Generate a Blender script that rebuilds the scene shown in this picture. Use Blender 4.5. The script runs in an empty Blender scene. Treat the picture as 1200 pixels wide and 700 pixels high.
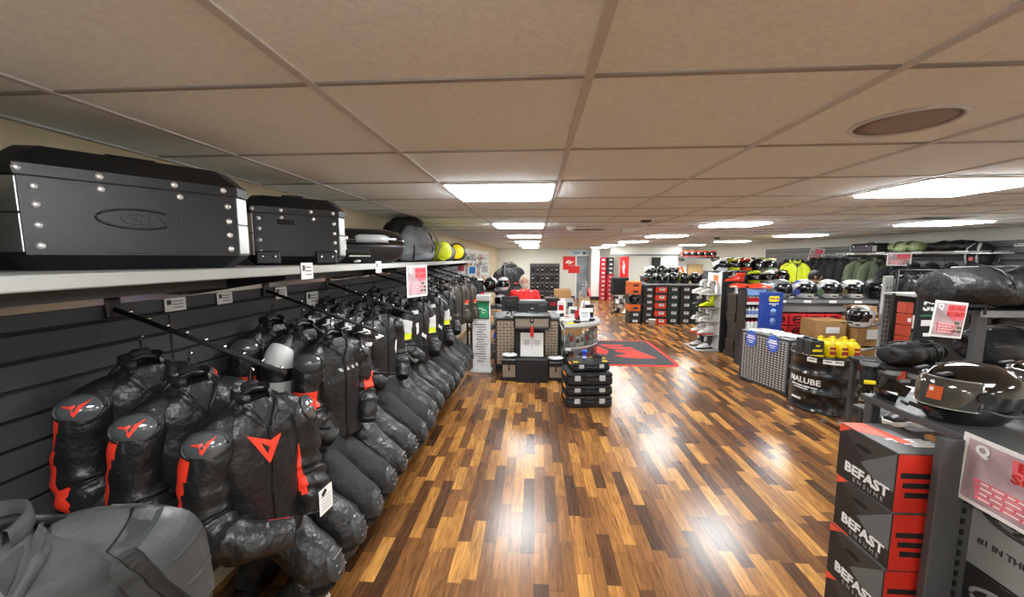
import bpy, math, random
from mathutils import Vector, Matrix, noise
PI = math.pi
RND = random.Random(11)
scene = bpy.context.scene
COL = scene.collection
VS = scene.view_settings
VS.view_transform = 'Standard'; VS.look = 'None'; VS.gamma = 1.0; VS.use_curve_mapping = False
VS.exposure = 0.0

# ------------------------------------------------------------------ materials
def lin(c):
    c /= 255.0
    return c / 12.92 if c <= 0.04045 else ((c + 0.055) / 1.055) ** 2.4
def S(r, g, b): return (lin(r), lin(g), lin(b), 1.0)
_M = {}
def M(name, col=(0.5, 0.5, 0.5, 1), rough=0.5, metal=0.0, bump=0.0, bscale=60.0, var=0.0, vscale=8.0, spec=0.5, emit=0.0, coat=0.0, stretch=None, trans=0.0, bdist=0.01):
    if name in _M: return _M[name]
    m = bpy.data.materials.new(name); m.use_nodes = True
    nt = m.node_tree; b = nt.nodes['Principled BSDF']
    b.inputs['Base Color'].default_value = col
    b.inputs['Roughness'].default_value = rough
    b.inputs['Metallic'].default_value = metal
    b.inputs['Specular IOR Level'].default_value = spec
    b.inputs['Coat Weight'].default_value = coat
    b.inputs['Transmission Weight'].default_value = trans
    if emit:
        b.inputs['Emission Color'].default_value = col
        b.inputs['Emission Strength'].default_value = emit
    if bump or var:
        tc = nt.nodes.new('ShaderNodeTexCoord')
        mp = nt.nodes.new('ShaderNodeMapping')
        if stretch: mp.inputs['Scale'].default_value = stretch
        nt.links.new(tc.outputs['Object'], mp.inputs['Vector'])
    if var:
        n = nt.nodes.new('ShaderNodeTexNoise'); n.inputs['Scale'].default_value = vscale; n.inputs['Detail'].default_value = 4
        nt.links.new(mp.outputs['Vector'], n.inputs['Vector'])
        r = nt.nodes.new('ShaderNodeValToRGB')
        r.color_ramp.elements[0].position = 0.3; r.color_ramp.elements[1].position = 0.7
        r.color_ramp.elements[0].color = tuple(max(0, c * (1 - var)) for c in col[:3]) + (1,)
        r.color_ramp.elements[1].color = tuple(min(1, c * (1 + var)) for c in col[:3]) + (1,)
        nt.links.new(n.outputs['Fac'], r.inputs['Fac'])
        nt.links.new(r.outputs['Color'], b.inputs['Base Color'])
    if bump:
        n2 = nt.nodes.new('ShaderNodeTexNoise'); n2.inputs['Scale'].default_value = bscale; n2.inputs['Detail'].default_value = 3
        nt.links.new(mp.outputs['Vector'], n2.inputs['Vector'])
        bp = nt.nodes.new('ShaderNodeBump'); bp.inputs['Strength'].default_value = bump; bp.inputs['Distance'].default_value = bdist
        nt.links.new(n2.outputs['Fac'], bp.inputs['Height'])
        nt.links.new(bp.outputs['Normal'], b.inputs['Normal'])
    _M[name] = m
    return m

LEATHER = M('black_leather', S(26, 27, 28), 0.40, bump=0.55, bscale=17, bdist=.03, var=0.25, vscale=14)
LEATHER2 = M('soft_black_leather', S(25, 26, 27), 0.46, bump=0.6, bscale=15, bdist=.03, var=0.25)
TEXTILE = M('black_textile', S(22, 23, 24), 0.75, bump=0.6, bscale=15, bdist=.03, var=0.3, vscale=20)
TEXGREY = M('charcoal_textile', S(46, 48, 48), 0.7, bump=0.5, bscale=24, bdist=.02, var=0.22, vscale=16)
BROWNL = M('dark_brown_leather', S(50, 44, 37), 0.5, bump=0.25, bscale=90, var=0.3)
OLIVE = M('olive_textile', S(82, 92, 70), 0.8, bump=0.3, bscale=160, var=0.2)
ORED = M('fluorescent_red', S(247, 62, 38), 0.5, bump=0.15, bscale=90)
RED = M('bright_red', S(205, 32, 30), 0.45, var=0.12)
DRED = M('box_red', S(190, 38, 28), 0.5, var=0.1)
WHITE = M('white_paint', S(228, 228, 226), 0.5, var=0.04)
PAPER = M('white_paper', S(232, 232, 230), 0.7, var=0.03)
WLEATHER = M('white_leather', S(205, 206, 206), 0.45, bump=0.15, bscale=90, var=0.1)
YELLOW = M('fluorescent_yellow', S(216, 232, 30), 0.5, var=0.06)
BYELLOW = M('bottle_yellow', S(236, 206, 20), 0.35, var=0.06)
BLACK = M('black_plastic', S(22, 22, 24), 0.42, var=0.2)
MBLACK = M('matt_black', S(16, 16, 17), 0.7, bump=0.1, bscale=120)
GBLACK = M('gloss_black', S(9, 9, 9), 0.08, coat=0.6)
ALBLACK = M('black_coated_aluminium', S(30, 33, 36), 0.36, metal=0.25, bump=0.08, bscale=240, var=0.2, vscale=3)
ALU = M('brushed_aluminium', S(176, 178, 176), 0.34, metal=0.85, bump=0.06, bscale=200, var=0.12)
STEEL = M('steel', S(200, 200, 200), 0.22, metal=1.0)
CHROME = M('chrome', S(225, 225, 225), 0.08, metal=1.0)
GREY = M('grey_paint', S(120, 122, 122), 0.5, var=0.06)
LGREY = M('light_grey_paint', S(170, 171, 168), 0.45, var=0.05)
DGREY = M('dark_grey_paint', S(62, 64, 66), 0.5, var=0.1)
SLAT = M('slatwall_charcoal', S(60, 63, 66), 0.55, bump=0.08, bscale=120, var=0.12, vscale=3)
CARD = M('brown_cardboard', S(168, 128, 80), 0.8, var=0.1, vscale=5)
CARDD = M('brown_cardboard_tape', S(140, 104, 62), 0.6)
ORANGE = M('box_orange', S(218, 106, 40), 0.55, var=0.12)
ORANGE2 = M('latch_orange', S(245, 140, 30), 0.45)
DBROWN = M('dark_brown_box', S(48, 38, 34), 0.6, var=0.15)
BOXBLACK = M('black_card_box', S(38, 42, 44), 0.55, var=0.15)
BLUE = M('display_blue', S(24, 58, 140), 0.45, var=0.06)
BLUE2 = M('cap_blue', S(30, 80, 220), 0.4)
LBLUE = M('pale_blue', S(120, 150, 200), 0.5, var=0.2)
GREEN = M('poster_green', S(36, 150, 98), 0.5, var=0.25, vscale=6)
PINK = M('poster_pink', S(226, 104, 116), 0.6, var=0.25, vscale=14)
POSTER = M('poster_collage', S(176, 152, 158), 0.6, var=0.35, vscale=10)
DVISOR = M('smoked_visor', S(14, 14, 16), 0.04, coat=0.8)
GUN = M('silver_grey_gloss', S(120, 126, 130), 0.2, coat=0.5)
SKIN = M('skin', S(214, 158, 130), 0.5, bump=0.05, bscale=80, var=0.08)
HAIRW = M('white_hair', S(222, 214, 204), 0.8, bump=0.5, bscale=90, var=0.15, vscale=40)
HAIRD = M('dark_hair', S(34, 28, 26), 0.7, bump=0.5, bscale=90, var=0.2)
SHIRT = M('red_shirt', S(226, 44, 48), 0.75, bump=0.2, bscale=60, var=0.1)
CLEAR = M('clear_plastic', S(235, 238, 240), 0.12, trans=0.9, bump=0.3, bscale=30)
TAN = M('tan_panel', S(190, 160, 110), 0.7, var=0.08)
GLASS = M('display_glass', S(235, 242, 240), 0.03, trans=1.0)

# ------------------------------------------------------------------ mesh builder
class MB:
    def __init__(s): s.v = []; s.f = []; s.m = []; s.sm = []
    def add(s, vs, fs, mi=0, smooth=False, X=None):
        b = len(s.v)
        for p in vs:
            p = Vector(p)
            s.v.append(X @ p if X is not None else p)
        for f in fs:
            s.f.append([b + i for i in f]); s.m.append(mi); s.sm.append(smooth)
        return s
    def box(s, c, d, bev=0.0, mi=0, X=None):
        x, y, z = c; a, b, e = d[0] / 2, d[1] / 2, d[2] / 2
        if not bev:
            vs = [(x + i * a, y + j * b, z + k * e) for i in (-1, 1) for j in (-1, 1) for k in (-1, 1)]
            fs = [(0, 1, 3, 2), (4, 6, 7, 5), (0, 4, 5, 1), (2, 3, 7, 6), (0, 2, 6, 4), (1, 5, 7, 3)]
            return s.add(vs, fs, mi, False, X)
        h = min(bev, a * .98, b * .98, e * .98)
        vs = []; ix = {}
        for i in (-1, 1):
            for j in (-1, 1):
                for k in (-1, 1):
                    for ax in range(3):
                        p = [i * (a - h), j * (b - h), k * (e - h)]
                        p[ax] = (i * a, j * b, k * e)[ax]
                        ix[(i, j, k, ax)] = len(vs); vs.append((x + p[0], y + p[1], z + p[2]))
        fs = []
        for q in (-1, 1):
            fs.append([ix[(q, j, k, 0)] for j, k in ((-1, -1), (1, -1), (1, 1), (-1, 1))][::q])
            fs.append([ix[(i, q, k, 1)] for i, k in ((-1, -1), (-1, 1), (1, 1), (1, -1))][::q])
            fs.append([ix[(i, j, q, 2)] for i, j in ((-1, -1), (1, -1), (1, 1), (-1, 1))][::q])
        for p in (-1, 1):
            for q in (-1, 1):
                fs.append([ix[(p, q, -1, 0)], ix[(p, q, 1, 0)], ix[(p, q, 1, 1)], ix[(p, q, -1, 1)]])
                fs.append([ix[(p, -1, q, 0)], ix[(p, 1, q, 0)], ix[(p, 1, q, 2)], ix[(p, -1, q, 2)]])
                fs.append([ix[(-1, p, q, 1)], ix[(1, p, q, 1)], ix[(1, p, q, 2)], ix[(-1, p, q, 2)]])
                for k in (-1, 1):
                    fs.append([ix[(p, q, k, 0)], ix[(p, q, k, 1)], ix[(p, q, k, 2)]])
        return s.add(vs, fs, mi, False, X)
    def loft(s, rings, cap0=True, cap1=True, mi=0, smooth=True, X=None, mfun=None, closed=True):
        n = len(rings[0]); b = len(s.v)
        for r in rings:
            for p in r:
                p = Vector(p); s.v.append(X @ p if X is not None else p)
        for i in range(len(rings) - 1):
            for j in range(n if closed else n - 1):
                k = (j + 1) % n
                s.f.append([b + i * n + j, b + i * n + k, b + (i + 1) * n + k, b + (i + 1) * n + j])
                s.m.append(mfun(i, j) if mfun else mi); s.sm.append(smooth)
        if cap0: s.f.append([b + j for j in range(n)][::-1]); s.m.append(mfun(0, 0) if mfun else mi); s.sm.append(False)
        if cap1: s.f.append([b + (len(rings) - 1) * n + j for j in range(n)]); s.m.append(mfun(len(rings) - 2, 0) if mfun else mi); s.sm.append(False)
        return s
    def tube(s, path, rad, n=8, mi=0, X=None, cap=True, mfun=None, flat=1.0, up=(0, 0, 1), disp=None):
        path = [Vector(p) for p in path]
        if not hasattr(rad, '__len__'): rad = [rad] * len(path)
        rings = []; upv = Vector(up)
        for i, p in enumerate(path):
            t = (path[min(i + 1, len(path) - 1)] - path[max(i - 1, 0)]).normalized()
            u = upv if abs(t.dot(upv)) < 0.95 else Vector((0, 1, 0))
            a = t.cross(u).normalized(); c = a.cross(t).normalized()
            ring = []
            for j in range(n):
                th = 2 * PI * j / n
                q = p + a * (math.cos(th) * rad[i]) + c * (math.sin(th) * rad[i] * flat)
                if disp: q = q + disp(q, (q - p).normalized())
                ring.append(q)
            rings.append(ring)
        return s.loft(rings, cap, cap, mi, True, X, mfun)
    def cyl(s, p0, p1, r, n=16, mi=0, X=None, r1=None, smooth=True):
        p0 = Vector(p0); p1 = Vector(p1)
        return s.tube([p0, p1], [r, r if r1 is None else r1], n, mi, X, up=(0, 0, 1) if abs((p1 - p0).normalized().z) < .95 else (0, 1, 0))
    def lathe(s, prof, n=24, c=(0, 0, 0), mi=0, X=None, mfun=None, cap=True):
        rings = [[(c[0] + r * math.cos(2 * PI * j / n), c[1] + r * math.sin(2 * PI * j / n), c[2] + z) for j in range(n)] for r, z in prof]
        return s.loft(rings, cap, cap, mi, True, X, mfun)
    def prism(s, poly, depth, X=None, mi=0):
        n = len(poly)
        vs = [(x, y, 0) for x, y in poly] + [(x, y, depth) for x, y in poly]
        fs = [list(range(n))[::-1], [n + i for i in range(n)]] + [[i, (i + 1) % n, n + (i + 1) % n, n + i] for i in range(n)]
        return s.add(vs, fs, mi, False, X)
    def ball(s, c, r, nu=16, nv=10, mi=0, X=None, e0=-PI / 2, e1=PI / 2):
        if not hasattr(r, '__len__'): r = (r, r, r)
        rings = []
        for i in range(nv + 1):
            e = e0 + (e1 - e0) * i / nv; e = max(-PI / 2 + .02, min(PI / 2 - .02, e))
            rings.append([(c[0] + r[0] * math.cos(e) * math.cos(2 * PI * j / nu), c[1] + r[1] * math.cos(e) * math.sin(2 * PI * j / nu), c[2] + r[2] * math.sin(e)) for j in range(nu)])
        return s.loft(rings, True, True, mi, True, X)
    def mesh(s, name):
        me = bpy.data.meshes.new(name)
        me.from_pydata([tuple(p) for p in s.v], [], s.f)
        me.polygons.foreach_set('material_index', s.m)
        me.polygons.foreach_set('use_smooth', s.sm)
        me.update()
        return me

def setmat(o, mats):
    mats = mats if isinstance(mats, (list, tuple)) else [mats]
    for i, m in enumerate(mats):
        if i < len(o.material_slots):
            o.material_slots[i].link = 'OBJECT'; o.material_slots[i].material = m
def obj(name, mb, mats, parent=None, X=None):
    me = mb.mesh(name) if isinstance(mb, MB) else mb
    mats = mats if isinstance(mats, (list, tuple)) else [mats]
    if isinstance(mb, MB):
        for m in mats: me.materials.append(m)
    o = bpy.data.objects.new(name, me); COL.objects.link(o)
    if not isinstance(mb, MB): setmat(o, mats)
    if parent is not None: o.parent = parent
    if X is not None: o.matrix_local = X
    return o
def tag(o, label, cat, group=None):
    o['label'] = label; o['category'] = cat
    if group: o['group'] = group
    return o
def thing(name, label, cat, loc=(0, 0, 0), rz=0.0, group=None, rot=None, scale=None):
    o = bpy.data.objects.new(name, None); COL.objects.link(o)
    o.location = loc; o.rotation_euler = rot if rot else (0, 0, rz); o.empty_display_size = .05
    if scale: o.scale = scale
    return tag(o, label, cat, group)
def structure(name, mb, mats, parent=None):
    o = obj(name, mb, mats, parent)
    o['kind'] = 'structure'
    return o
def dup(src, loc=None, rz=None, label=None, group=None, mats=None, rot=None, scale=None, skip=(), cat=None):
    """copy of a thing with copies of its parts and sub-parts"""
    r = src.copy(); COL.objects.link(r)
    if loc is not None: r.location = loc
    if rz is not None: r.rotation_euler = (0, 0, rz)
    if rot is not None: r.rotation_euler = rot
    if scale is not None: r.scale = scale
    if label: r['label'] = label
    if group: r['group'] = group
    if cat: r['category'] = cat
    def kids(a, b):
        for ch in list(a.children):
            base = ch.name.split('.')[0]
            if base in skip: continue
            c = ch.copy(); COL.objects.link(c); c.parent = b
            if mats and base in mats: setmat(c, mats[base])
            kids(ch, c)
    kids(src, r)
    return r
def T(x, y, z): return Matrix.Translation((x, y, z))
def Rx(a): return Matrix.Rotation(a, 4, 'X')
def Ry(a): return Matrix.Rotation(a, 4, 'Y')
def Rz(a): return Matrix.Rotation(a, 4, 'Z')
def frame(o, xd, yd):
    """matrix with local x along xd, y along yd, origin o"""
    x = Vector(xd).normalized(); z = x.cross(Vector(yd)).normalized(); y = z.cross(x)
    m = Matrix.Identity(4)
    for i in range(3): m[i][0] = x[i]; m[i][1] = y[i]; m[i][2] = z[i]; m[i][3] = o[i]
    return m
def text(s, size, mat, parent, X, name='lettering', bold=0.0, ext=0.0012, align='CENTER', bend=None, sx=1.0, shear=0.0, space=1.0):
    cu = bpy.data.curves.new('txt', 'FONT'); cu.body = s; cu.size = size; cu.extrude = ext; cu.align_x = align; cu.align_y = 'CENTER'
    cu.offset = bold * size; cu.resolution_u = 2; cu.shear = shear; cu.space_character = space
    t = bpy.data.objects.new('txt', cu); COL.objects.link(t)
    dg = bpy.context.evaluated_depsgraph_get()
    me = bpy.data.meshes.new_from_object(t.evaluated_get(dg))
    bpy.data.objects.remove(t)
    me.name = name
    for v in me.vertices:
        v.co.x *= sx
        if bend:
            a = v.co.x / bend; r = bend + v.co.z
            v.co = Vector((r * math.sin(a), v.co.y, r * math.cos(a) - bend))
    me.materials.clear(); me.materials.append(mat)
    o = bpy.data.objects.new(name, me); COL.objects.link(o)
    if parent is not None: o.parent = parent
    o.matrix_local = X
    return o
ORD = ['', 'lowest', 'second', 'third', 'fourth', 'fifth', 'sixth', 'seventh', 'eighth', 'ninth', 'tenth', 'eleventh', 'twelfth']
# ------------------------------------------------------------------ camera
cam = bpy.data.cameras.new('camera'); cam.sensor_width = 36.0; cam.lens = 36.0 * 440 / 1200; cam.clip_start = 0.02
co = bpy.data.objects.new('camera', cam); COL.objects.link(co)
co.location = (0, 0, 1.95)
co.rotation_euler = (PI / 2 - math.atan(47 / 440), 0, math.atan(28 / 440 * math.cos(math.atan(47 / 440))))
scene.camera = co
w = bpy.data.worlds.new('world'); scene.world = w; w.use_nodes = True
w.node_tree.nodes['Background'].inputs[0].default_value = (0.8, 0.85, 0.9, 1)
w.node_tree.nodes['Background'].inputs[1].default_value = 0.05

XL, XR, YB, YF, ZC = -1.88, 7.6, 18.5, -6.5, 2.45
# ------------------------------------------------------------------ floor
def floor_mat():
    m = bpy.data.materials.new('laminate_strip_floor'); m.use_nodes = True
    nt = m.node_tree; b = nt.nodes['Principled BSDF']; L = nt.links.new
    def N(t, **k):
        n = nt.nodes.new(t)
        for a, v in k.items(): setattr(n, a, v)
        return n
    def math_(op, a, bb=None):
        n = N('ShaderNodeMath', operation=op)
        for i, q in enumerate((a, bb)):
            if q is None: continue
            if isinstance(q, (int, float)): n.inputs[i].default_value = q
            else: L(q, n.inputs[i])
        return n.outputs[0]
    tc = N('ShaderNodeTexCoord'); sp = N('ShaderNodeSeparateXYZ'); L(tc.outputs['Object'], sp.inputs[0])
    xs = math_('DIVIDE', sp.outputs[0], 0.088); row = math_('FLOOR', xs)
    wn = N('ShaderNodeTexWhiteNoise', noise_dimensions='1D'); L(row, wn.inputs['W'])
    off = math_('MULTIPLY', wn.outputs['Value'], 3.7)
    wl = N('ShaderNodeTexWhiteNoise', noise_dimensions='1D'); L(math_('ADD', row, 57.3), wl.inputs['W'])
    ln = math_('ADD', math_('MULTIPLY', wl.outputs['Value'], 0.28), 0.32)
    ys = math_('ADD', math_('DIVIDE', sp.outputs[1], ln), off); colm = math_('FLOOR', ys)
    cb = N('ShaderNodeCombineXYZ'); L(row, cb.inputs[0]); L(colm, cb.inputs[1])
    w2 = N('ShaderNodeTexWhiteNoise', noise_dimensions='2D'); L(cb.outputs[0], w2.inputs['Vector'])
    rp = N('ShaderNodeValToRGB'); L(w2.outputs['Value'], rp.inputs['Fac'])
    e = rp.color_ramp.elements
    e[0].position = 0.0; e[0].color = S(76, 51, 34)
    e[1].position = 1.0; e[1].color = S(194, 140, 74)
    for p, c in ((0.22, S(98, 64, 40)), (0.45, S(130, 87, 49)), (0.7, S(160, 110, 57)), (0.88, S(180, 126, 64))):
        q = e.new(p); q.color = c
    # grain
    gv = N('ShaderNodeCombineXYZ'); L(math_('MULTIPLY', sp.outputs[0], 34), gv.inputs[0])
    L(math_('MULTIPLY', sp.outputs[1], 3.2), gv.inputs[1]); L(math_('MULTIPLY', w2.outputs['Value'], 40), gv.inputs[2])
    gn = N('ShaderNodeTexNoise'); gn.inputs['Scale'].default_value = 1.0; gn.inputs['Detail'].default_value = 5; gn.inputs['Distortion'].default_value = 1.6
    L(gv.outputs[0], gn.inputs['Vector'])
    gr = N('ShaderNodeMapRange'); L(gn.outputs['Fac'], gr.inputs['Value'])
    gr.inputs['From Min'].default_value = 0.3; gr.inputs['From Max'].default_value = 0.7
    gr.inputs['To Min'].default_value = 0.5; gr.inputs['To Max'].default_value = 1.25
    # seams
    fx = math_('FRACT', xs); fy = math_('FRACT', ys)
    sx = math_('MULTIPLY', math_('GREATER_THAN', fx, 0.03), math_('GREATER_THAN', fy, 0.008))
    sm = N('ShaderNodeMapRange'); L(sx, sm.inputs['Value']); sm.inputs['To Min'].default_value = 0.55; sm.inputs['To Max'].default_value = 1.0
    k = math_('MULTIPLY', gr.outputs[0], sm.outputs[0])
    mx = N('ShaderNodeVectorMath', operation='SCALE'); L(rp.outputs['Color'], mx.inputs[0]); L(k, mx.inputs['Scale'])
    L(mx.outputs[0], b.inputs['Base Color'])
    b.inputs['Roughness'].default_value = 0.25
    b.inputs['Specular IOR Level'].default_value = 0.5
    bp = N('ShaderNodeBump'); bp.inputs['Strength'].default_value = 0.06; bp.inputs['Distance'].default_value = 0.004
    L(gn.outputs['Fac'], bp.inputs['Height']); L(bp.outputs[0], b.inputs['Normal'])
    return m
structure('floor', MB().box(((XL + XR) / 2, (YB + YF) / 2, -0.05), (XR - XL + .4, YB - YF + .4, 0.1)), floor_mat())

# ------------------------------------------------------------------ ceiling: lay-in tiles on a T-bar grid
CEILM = M('ceiling_tile', S(240, 248, 253), 0.95, bump=0.5, bscale=260, var=0.06, vscale=70)
TBAR = M('ceiling_tbar', S(200, 202, 204), 0.5)
GX = [-2.255, -1.455, -0.645, 0.143, 0.955, 1.70, 2.42, 3.22, 4.02, 4.82, 5.10 + .52, 6.42, 7.22, 8.0]
GY = [1.1 + 0.70 * n for n in range(-11, 26)]
structure('ceiling', MB().box(((XL + XR) / 2, (YB + YF) / 2, ZC + .05), (XR - XL + .4, YB - YF + .4, 0.1)), CEILM)
g = MB()
for x in GX:
    if XL < x < XR: g.box((x, (YB + YF) / 2, ZC - .003), (.026, YB - YF, .007))
structure('trim_1', g, TBAR)
g = MB()
for y in GY:
    if YF < y < YB: g.box(((XL + XR) / 2, y, ZC - .0025), (XR - XL, .018, .005))
structure('trim_2', g, M('ceiling_tbar_cross', S(150, 148, 146), 0.5))
# perimeter angle
g = MB()
g.box((XL + .012, (YB + YF) / 2, ZC - .004), (.024, YB - YF, .008)); g.box((XR - .012, (YB + YF) / 2, ZC - .004), (.024, YB - YF, .008))
g.box(((XL + XR) / 2, YB - .012, ZC - .004), (XR - XL, .024, .008))
structure('trim_3', g, TBAR)

# ------------------------------------------------------------------ walls
WALLW = M('wall_off_white', S(216, 217, 208), 0.8, bump=0.06, bscale=80, var=0.03, vscale=2)
structure('wall_left', MB().box((XL - .06, (YB + YF) / 2, ZC / 2), (.1, YB - YF + .2, ZC)), M('wall_cream', S(196, 182, 150), 0.8, var=0.04))
structure('wall_right', MB().box((XR + .06, (YB + YF) / 2, ZC / 2), (.1, YB - YF + .2, ZC)), WALLW)
structure('wall_back', MB().box(((XL + XR) / 2, YB + .05, ZC / 2), (XR - XL + .2, .1, ZC)), WALLW)
structure('wall_front', MB().box(((XL + XR) / 2, YF - .05, ZC / 2), (XR - XL + .2, .1, ZC)), WALLW)
structure('baseboard_back', MB().box(((XL + XR) / 2, YB - .012, .06), (XR - XL, .024, .12)), DGREY)
structure('baseboard_right', MB().box((XR - .01, (YB + YF) / 2, .06), (.02, YB - YF, .12)), DGREY)
# partition with a wide opening behind the shoebox wall
pt = MB()
pt.box((4.25, 15.0, 2.25), (2.7, .12, .4)); pt.box((5.0, 15.0, 1.0), (1.2, .12, 2.1)); pt.box((3.35, 15.0, 1.0), (.14, .12, 2.1))
structure('wall_partition', pt, WALLW)
structure('trim_4', MB().box((4.25, 14.93, 2.08), (2.7, .03, .07)), GREY)
structure('column', MB().box((2.79, 18.1, 1.225), (.40, .40, 2.45), bev=.02).box((2.79, 18.1, .08), (.44, .44, .16), bev=.02, mi=1), [WHITE, BLACK])

# left slatwall: one structure, boards with grooves between
def slats(x, y0, y1, z0, z1, step, d, side, mat, name, joints=()):
    g = MB(); z = z0
    cuts = [y0] + list(joints) + [y1]
    while z < z1 - .01:
        for a, b_ in zip(cuts[:-1], cuts[1:]):
            g.box((x, (a + b_) / 2, z + step / 2), (d, b_ - a - .006, step - .012), bev=.004)
        z += step
    g.box((x - side * .012, (y0 + y1) / 2, (z0 + z1) / 2), (.01, y1 - y0, z1 - z0), mi=1)
    return structure(name, g, [mat, MBLACK])
slats(XL + .008, -5.0, 9.0, 0.12, 2.0, .104, .016, 1, SLAT, 'wall_panel_left', (1.78, 3.4, 5.0, 6.6))
slats(XR - .02, 5.6, 13.0, 0.12, 2.24, .106, .02, -1, M('slatwall_grey', S(112, 116, 118), 0.55, var=0.06), 'wall_panel_right', (7.5, 9.4, 11.3))
slats(XL + .008, 9.0, 15.0, 0.12, 2.2, .15, .016, 1, M('slatwall_pale', S(188, 188, 182), 0.5, var=0.05), 'wall_panel_pale', (11.0, 13.0))

# ------------------------------------------------------------------ ceiling lights
LIGHTM = M('light_diffuser', (0.965, 0.99, 1.0, 1), 0.5, emit=38.5)
def light_proto():
    t = thing('ceiling_light', '', 'ceiling light', (0, 0, ZC))
    f = MB(); W, D, b = .76, .66, .024
    for sx in (-1, 1):
        f.box((sx * (W / 2 - b / 2), 0, -.008), (b, D, .014), bev=.003)
        f.box((0, sx * (D / 2 - b / 2), -.008), (W - 2 * b, b, .014), bev=.003)
    obj('frame', f, WHITE, t)
    d = MB().box((0, 0, -.015), (W - 2 * b, D - 2 * b, .034), bev=.008)
    obj('diffuser', d, LIGHTM, t)
    return t
lp = light_proto(); first = True
rows = [-5.9, -3.1, -0.3, 2.5, 5.3, 8.1, 10.9, 13.7, 16.5]  # the two rearmost rows are unseen, added to brighten the near end
rown = ['unseen added fill, last', 'unseen added fill, second', 'first behind the camera', 'nearest', 'second', 'third', 'fourth', 'fifth', 'farthest']
for x, cn in ((-0.251, 'above the counter aisle'), (2.82, 'above the middle aisle'), (5.6, 'nearest the right wall')):
    for y, rn in zip(rows, rown):
        lab = f'square white ceiling light panel, {rn} of the row {cn}'
        if first: lp.location = (x, y + .35, ZC); lp['label'] = lab; lp['group'] = 'ceiling light panels'; first = False
        else: dup(lp, (x, y + .35, ZC), label=lab, group='ceiling light panels')
# speaker grille in the ceiling
t = thing('ceiling_speaker', 'round grey perforated loudspeaker grille set in the ceiling tile', 'ceiling speaker', (1.35, 1.53, ZC))
obj('rim', MB().lathe([(.158, 0), (.158, -.006), (.150, -.010), (.142, -.006), (.142, 0)], 40), TBAR, t)
obj('grille', MB().lathe([(.143, -.004), (.10, -.0065), (.02, -.0075)], 40), M('speaker_mesh', S(168, 160, 154), 0.6, bump=0.6, bscale=500), t)
# security camera on bracket + detectors
def dome(x, y, lab, r=.07, dark=False, name='smoke_detector', cat='smoke detector'):
    t = thing(name, lab, cat, (x, y, ZC))
    obj('base_ring', MB().lathe([(r, 0), (r, -.018), (r * .85, -.024)], 24), WHITE, t)
    obj('dome', MB().lathe([(r * .82, -.022), (r * .75, -.045), (r * .5, -.062), (.01, -.068)], 24), DGREY if dark else WHITE, t)
dome(.55, 6.1, 'small white ceiling detector before the third light panel', .08)
dome(4.1, 8.9, 'white ceiling dome between the far light panels on the right', .09, True)
dome(1.2, 14.5, 'tiny white ceiling dome in front of the white column', .09)
t = thing('security_camera', 'white bracket camera hanging from the ceiling above the mat', 'camera', (1.45, 5.15, ZC))
obj('mount', MB().lathe([(.07, 0), (.07, -.02), (.03, -.03)], 20), DGREY, t)
obj('arm', MB().tube([(0, 0, -.02), (.0, 0, -.07), (-.05, .02, -.11), (-.16, .03, -.12)], .02, 10), WHITE, t)
obj('body', MB().cyl((-.12, .03, -.12), (-.30, .05, -.13), .035, 16).cyl((-.30, .05, -.13), (-.305, .05, -.13), .028, 16, mi=1), [WHITE, BLACK], t)
t = thing('ceiling_vent', 'dark slotted air vent in the ceiling behind the white detector', 'air vent', (.9, 6.6, ZC))
v = MB()
for i in range(5): v.box((0, -.1 + i * .05, -.008), (.5, .02, .01))
obj('louvre', v, DGREY, t)
obj('frame', MB().box((0, -.15, -.006), (.56, .03, .012)).box((0, .15, -.006), (.56, .03, .012)).box((-.27, 0, -.006), (.03, .3, .012)).box((.27, 0, -.006), (.03, .3, .012)), TBAR, t)
dup(t, (4.9, 5.0, ZC), label='slotted ceiling air vent between the two light rows on the right')
# ------------------------------------------------------------------ garments
def crom(pts, n):
    """smooth resample of (tuple) control points"""
    out = []; m = len(pts) - 1
    for i in range(n):
        u = i / (n - 1) * m; k = min(int(u), m - 1); t = u - k
        p0 = pts[max(k - 1, 0)]; p1 = pts[k]; p2 = pts[k + 1]; p3 = pts[min(k + 2, m)]
        out.append(tuple(0.5 * ((2 * b) + (c - a) * t + (2 * a - 5 * b + 4 * c - d) * t * t + (3 * b - a - 3 * c + d) * t ** 3) for a, b, c, d in zip(p0, p1, p2, p3)))
    return out
def wrinkle(p, seed, amp):
    q = Vector(p); s = Vector((seed * 3.1, seed * 1.7, seed * 7.3))
    a = 1 - 2 * abs(noise.noise(Vector((q.x * 5, q.y * 5, q.z * 9)) + s * 1.3))
    return amp * (0.9 * noise.noise(q * 5 + s) + 0.5 * noise.noise(Vector((q.x * 11, q.y * 11, q.z * 24)) + s) + 0.5 * a)
TORSO = [(0, .060, .056), (-.018, .076, .064), (-.045, .118, .076), (-.08, .148, .088), (-.14, .162, .100), (-.25, .164, .112), (-.38, .152, .106), (-.5, .156, .104), (-.60, .166, .104), (-.635, .163, .100)]
def torso_at(z, L=.635):
    zz = max(-.635, min(0, z * .635 / L))
    for a, b in zip(TORSO[:-1], TORSO[1:]):
        if b[0] <= zz <= a[0]:
            t = (a[0] - zz) / (a[0] - b[0]); return a[1] + (b[1] - a[1]) * t, a[2] + (b[2] - a[2]) * t
    return TORSO[-1][1:]
def front_y(x, z, seed, amp, L=.635):
    hw, hd = torso_at(z, L)
    y = hd * max(0, 1 - abs(x / hw) ** 2.5) ** (1 / 2.5)
    d = Vector((x / hw, y / hd, 0)); d = d.normalized() if d.length > 0 else Vector((0, 1, 0))
    return y + wrinkle((x, y, z), seed, amp) * d.y
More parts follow.
